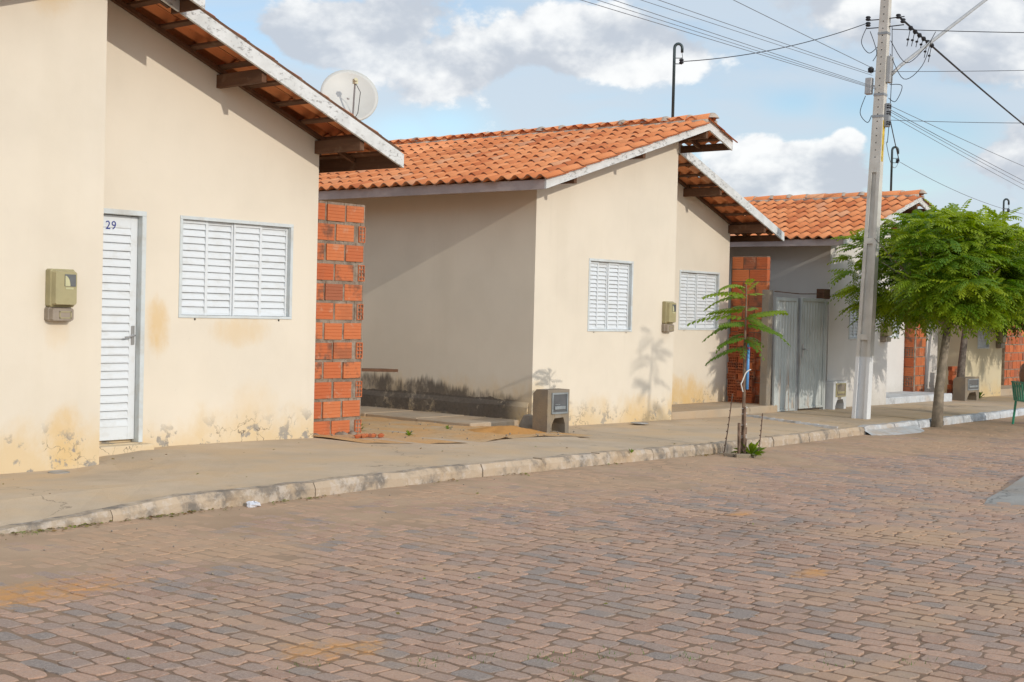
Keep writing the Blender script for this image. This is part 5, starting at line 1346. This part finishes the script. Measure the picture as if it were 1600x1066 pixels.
# dry leaves blown along the kerb, grass tufts between stones
rl = random.Random(11); lm = MB()
def leaf_bit(x, y, z, s_):
    a = rl.uniform(0, 2 * pi); t = rl.uniform(-.5, .5); d = Vector((cos(a), sin(a), t * .4)); w = Vector((-sin(a), cos(a), rl.uniform(-.4, .6)))
    p = Vector((x, y, z + s_ * .25)); lm.add([p - d * s_, p + w * s_ * .45 + Vector((0, 0, s_ * .15)), p + d * s_, p - w * s_ * .45], [(0, 1, 2), (0, 2, 3)])
for cx, n, sp in ((4.75, 60, .35), (5.15, 40, .25), (5.75, 90, .35), (6.2, 14, .25), (6.75, 20, .2), (7.15, 34, .3), (8.6, 16, .4), (9.6, 26, .3), (11.1, 20, .4), (13.2, 40, .35), (14.0, 14, .3)):
    for i in range(n):
        x = rl.gauss(cx, sp * .5); y = ykerb(x) - abs(rl.gauss(0, .055)) - .02; leaf_bit(x, y, zr(x) + .004, rl.uniform(.008, .022))
for i in range(60):
    x = rl.uniform(4.5, 16); y = rl.uniform(8.4, 10.3); leaf_bit(x, y, zs(x) + .002, rl.uniform(.008, .018))
for i in range(110):
    x = rl.uniform(3, 12); y = rl.uniform(2.5, 7.8); leaf_bit(x, y, zr(x) + .008, rl.uniform(.006, .016))
obj('leaf_litter', lm, M['dry_leaf'], kind='stuff')
gm = MB()
for cx, cy, n in ((4.55, 3.62, 50), (4.75, 3.45, 40), (4.35, 3.75, 30), (5.0, 3.2, 40), (5.3, 2.75, 30), (4.4, 3.35, 40), (4.15, 3.9, 36), (4.7, 7.75, 60), (6.0, 4.3, 16), (3.8, 4.2, 30), (5.6, 2.5, 26)):
    for i in range(n):
        x = rl.gauss(cx, .06); y = rl.gauss(cy, .05); h = rl.uniform(.012, .032); a = rl.uniform(0, 6.28); z = zr(x) - .012
        gm.add([(x - .003 * cos(a), y - .003 * sin(a), z), (x + .003 * cos(a), y + .003 * sin(a), z), (x + rl.uniform(-.015, .015), y + rl.uniform(-.015, .015), z + h)], [(0, 1, 2)])
obj('grass', gm, M['grass'], kind='stuff')
gm = MB()
for i in range(110):
    x = rl.uniform(9.8, 13.2); y = rl.uniform(9.9, 12.5); s_ = rl.uniform(.004, .014)
    gm.lathe((x, y, zs(x) + .012), [(0, s_), (s_, 0), (0, -s_)], 5)
for i in range(200):
    x = rl.uniform(2.8, 13); y = rl.uniform(2.2, 7.9); s_ = rl.uniform(.003, .008)
    gm.lathe((x, y, zr(x) + .006), [(0, s_), (s_, 0), (0, -s_)], 4)
obj('gravel', gm, M['conc_dark'], kind='stuff')
# crumpled plastic bag in the gutter
m_ = MB(); m_.lathe((6.47, 7.80, zr(6.4) + .012), [(.0, .022), (.02, .02), (.042, .012), (.05, .0), (.035, -.015), (0, -.016)], 11)
m_.v = [(x + random.uniform(-.010, .010), y + random.uniform(-.010, .010), z + random.uniform(-.006, .010)) for x, y, z in m_.v]
tag(obj('crumpled_bag', m_, M['plastic_bag'], org=(6.47, 7.8, zr(6.4))), 'crumpled white plastic bag lying in the gutter', 'litter')
m_ = MB(); m_.box(10.02, 10.05, 10.5, 10.52, 0, .01)
for i in range(14): m_.lathe((10.05 + i * .025, 10.55 - .02 * i * .3 + random.uniform(-.05, .05), -.012), [(0, .03), (.03, .014), (.02, -.01), (0, -.012)], 5)
tag(obj('brick_shards', m_, M['brick'], org=(10.1, 10.5, -.02)), 'red brick shards scattered at the foot of the brick stub', 'rubble')

# ------------------------------------------------------------------ person on a plastic chair, cut by the right edge
def on_z(px, py, z):
    d = ray(px, py); return Vector((0, 0, 1.3)) + d * ((z - 1.3) / d.z)
CX, CY = 22.30, 8.085; CZ = zr(22)
G0 = Vector((CX, CY, CZ)); FX = Vector((.72, -.69, 0)).normalized(); SYV = Vector((-FX.y, FX.x, 0))     # facing away to the right
def P(f, s_, z): return G0 + FX * f + SYV * s_ + Vector((0, 0, z))
T = thing('plastic_chair', G0, 'green plastic chair at the right edge with a person on it', 'chair')
for f_, s_ in ((-.19, .20), (-.19, -.20), (.20, .20), (.20, -.20)):
    m_ = MB(); m_.bar(P(f_ * 1.15, s_ * 1.12, 0), P(f_, s_, .37), .04, .03); obj('leg', m_, M['green_plastic'], T, bevel=.004)
m_ = MB(); a = [P(-.21, -.21, .37), P(.22, -.21, .38), P(.22, .21, .38), P(-.21, .21, .37)]; m_.add([*a, *[q + Vector((0, 0, .025)) for q in a]], [(3, 2, 1, 0), (4, 5, 6, 7), (0, 1, 5, 4), (1, 2, 6, 5), (2, 3, 7, 6), (3, 0, 4, 7)]); obj('seat', m_, M['green_plastic'], T)
m_ = MB()
for s_ in (-.16, -.08, 0, .08, .16): m_.bar(P(-.20, s_, .38), P(-.25, s_ * 1.05, .68), .05, .016, up=FX)
m_.bar(P(-.245, -.23, .675), P(-.245, .23, .675), .05, .022); m_.bar(P(-.21, -.215, .38), P(-.25, -.225, .68), .04, .02); m_.bar(P(-.21, .215, .38), P(-.25, .225, .68), .04, .02); obj('backrest', m_, M['green_plastic'], T, bevel=.004)
for s_ in (-.25, .25):
    m_ = MB(); m_.tube([P(-.235, s_ * .92, .60), P(-.05, s_, .60), P(.20, s_, .57), P(.22, s_ * .92, .40)], .018, 8); obj('armrest', m_, M['green_plastic'], T, smooth=True)
def skin_body(name, verts, edges, radii, mat, parent, sub=2, root=0):
    me = bpy.data.meshes.new(name); me.from_pydata([tuple(Vector(v) - ORG[parent]) for v in verts], edges, []); o = bpy.data.objects.new(name, me); COL.objects.link(o)
    md = o.modifiers.new('skin', 'SKIN'); md.use_smooth_shade = True
    for i, r in enumerate(radii): me.skin_vertices[0].data[i].radius = (r, r) if not isinstance(r, tuple) else r
    me.skin_vertices[0].data[root].use_root = True
    o.modifiers.new('sub', 'SUBSURF').levels = sub; o.modifiers['sub'].render_levels = sub
    bpy.context.view_layer.update()
    m2 = bpy.data.meshes.new_from_object(o.evaluated_get(bpy.context.evaluated_depsgraph_get())); bpy.data.objects.remove(o)
    m2.materials.clear(); m2.materials.append(mat)
    o = bpy.data.objects.new(name, m2); COL.objects.link(o); o.parent = parent; ORG[o] = ORG[parent]
    for p_ in m2.polygons: p_.use_smooth = True
    return o
G0 = G0 + FX * .04
T = thing('person', P(-.05, 0, .40), 'bare shouldered person with white hair seated on the green chair, seen from behind', 'person')
V = [P(-.08, 0, .50), P(-.13, 0, .62), P(-.16, 0, .76), P(-.15, 0, .88), P(-.11, 0, .97), P(-.09, 0, 1.02), P(-.06, 0, 1.10), P(-.05, 0, 1.18)]
R_ = [.125, .118, .13, .125, .055, .05, .082, .07]; E_ = [(i, i + 1) for i in range(7)]
for sg in (-1, 1):
    b = len(V)
    V += [P(-.15, .16 * sg, .90), P(-.10, .235 * sg, .76), P(-.06, .25 * sg, .64), P(.08, .235 * sg, .615), P(.16, .23 * sg, .61)]; R_ += [.055, .047, .04, .035, .028]; E_ += [(3, b), (b, b + 1), (b + 1, b + 2), (b + 2, b + 3), (b + 3, b + 4)]
    for q in range(5):
        f_ = len(V); ln = (.05, .075, .082, .076, .06)[q]; off = (-.032, -.018, 0, .016, .03)[q]
        V += [P(.20, .23 * sg + off * sg * .9, .605), P(.20 + ln, .23 * sg + off * sg * 1.2, .590)]; R_ += [.0095, .0085]; E_ += [(b + 4, f_), (f_, f_ + 1)]
    l = len(V)
    V += [P(.02, .10 * sg, .475), P(.32, .12 * sg, .47), P(.36, .12 * sg, .27), P(.34, .12 * sg, .06), P(.45, .13 * sg, .025)]; R_ += [.088, .062, .055, .036, .03]; E_ += [(0, l), (l, l + 1), (l + 1, l + 2), (l + 2, l + 3), (l + 3, l + 4)]
body = skin_body('body', V, E_, R_, M['skin'], T)
m_ = MB()
hc = P(-.065, 0, 1.14); m_.lathe(hc, [(.0, .105), (.045, .095), (.08, .06), (.094, .0), (.088, -.045), (.06, -.075)], 14, axis=Vector((-.25, 0, 1)))
obj('hair', m_, M['hair'], T, smooth=True)
hd = P(.035, 0, 1.115); m_ = MB(); m_.lathe(P(.025, 0, 1.115), [(0, .03), (.012, .012), (.016, -.012), (0, -.02)], 8); obj('nose', m_, M['skin'], T, smooth=True)
m_ = MB()
for sg in (-1, 1): m_.lathe(P(-.05, .085 * sg, 1.11), [(0, .03), (.012, .02), (.014, -.015), (0, -.03)], 8)
obj('ears', m_, M['skin'], T, smooth=True)
m_ = MB()
for sg in (-1, 1): m_.lathe(P(.022, .03 * sg, 1.135), [(0, .008), (.009, .0), (0, -.008)], 8)
obj('eyes', m_, M['dark'], T, smooth=True)
m_ = MB(); m_.tube([P(.018, -.025, 1.072), P(.028, 0, 1.07), P(.018, .025, 1.072)], .005, 6); obj('mouth', m_, M['red'], T)
V2 = [P(-.08, 0, .50), P(-.07, 0, .57)]; R2_ = [.135, .128]; E2 = [(0, 1)]
for sg in (-1, 1):
    l = len(V2); V2 += [P(.02, .10 * sg, .475), P(.26, .118 * sg, .472)]; R2_ += [.096, .076]; E2 += [(0, l), (l, l + 1)]
skin_body('shorts', V2, E2, R2_, M['shorts'], T)
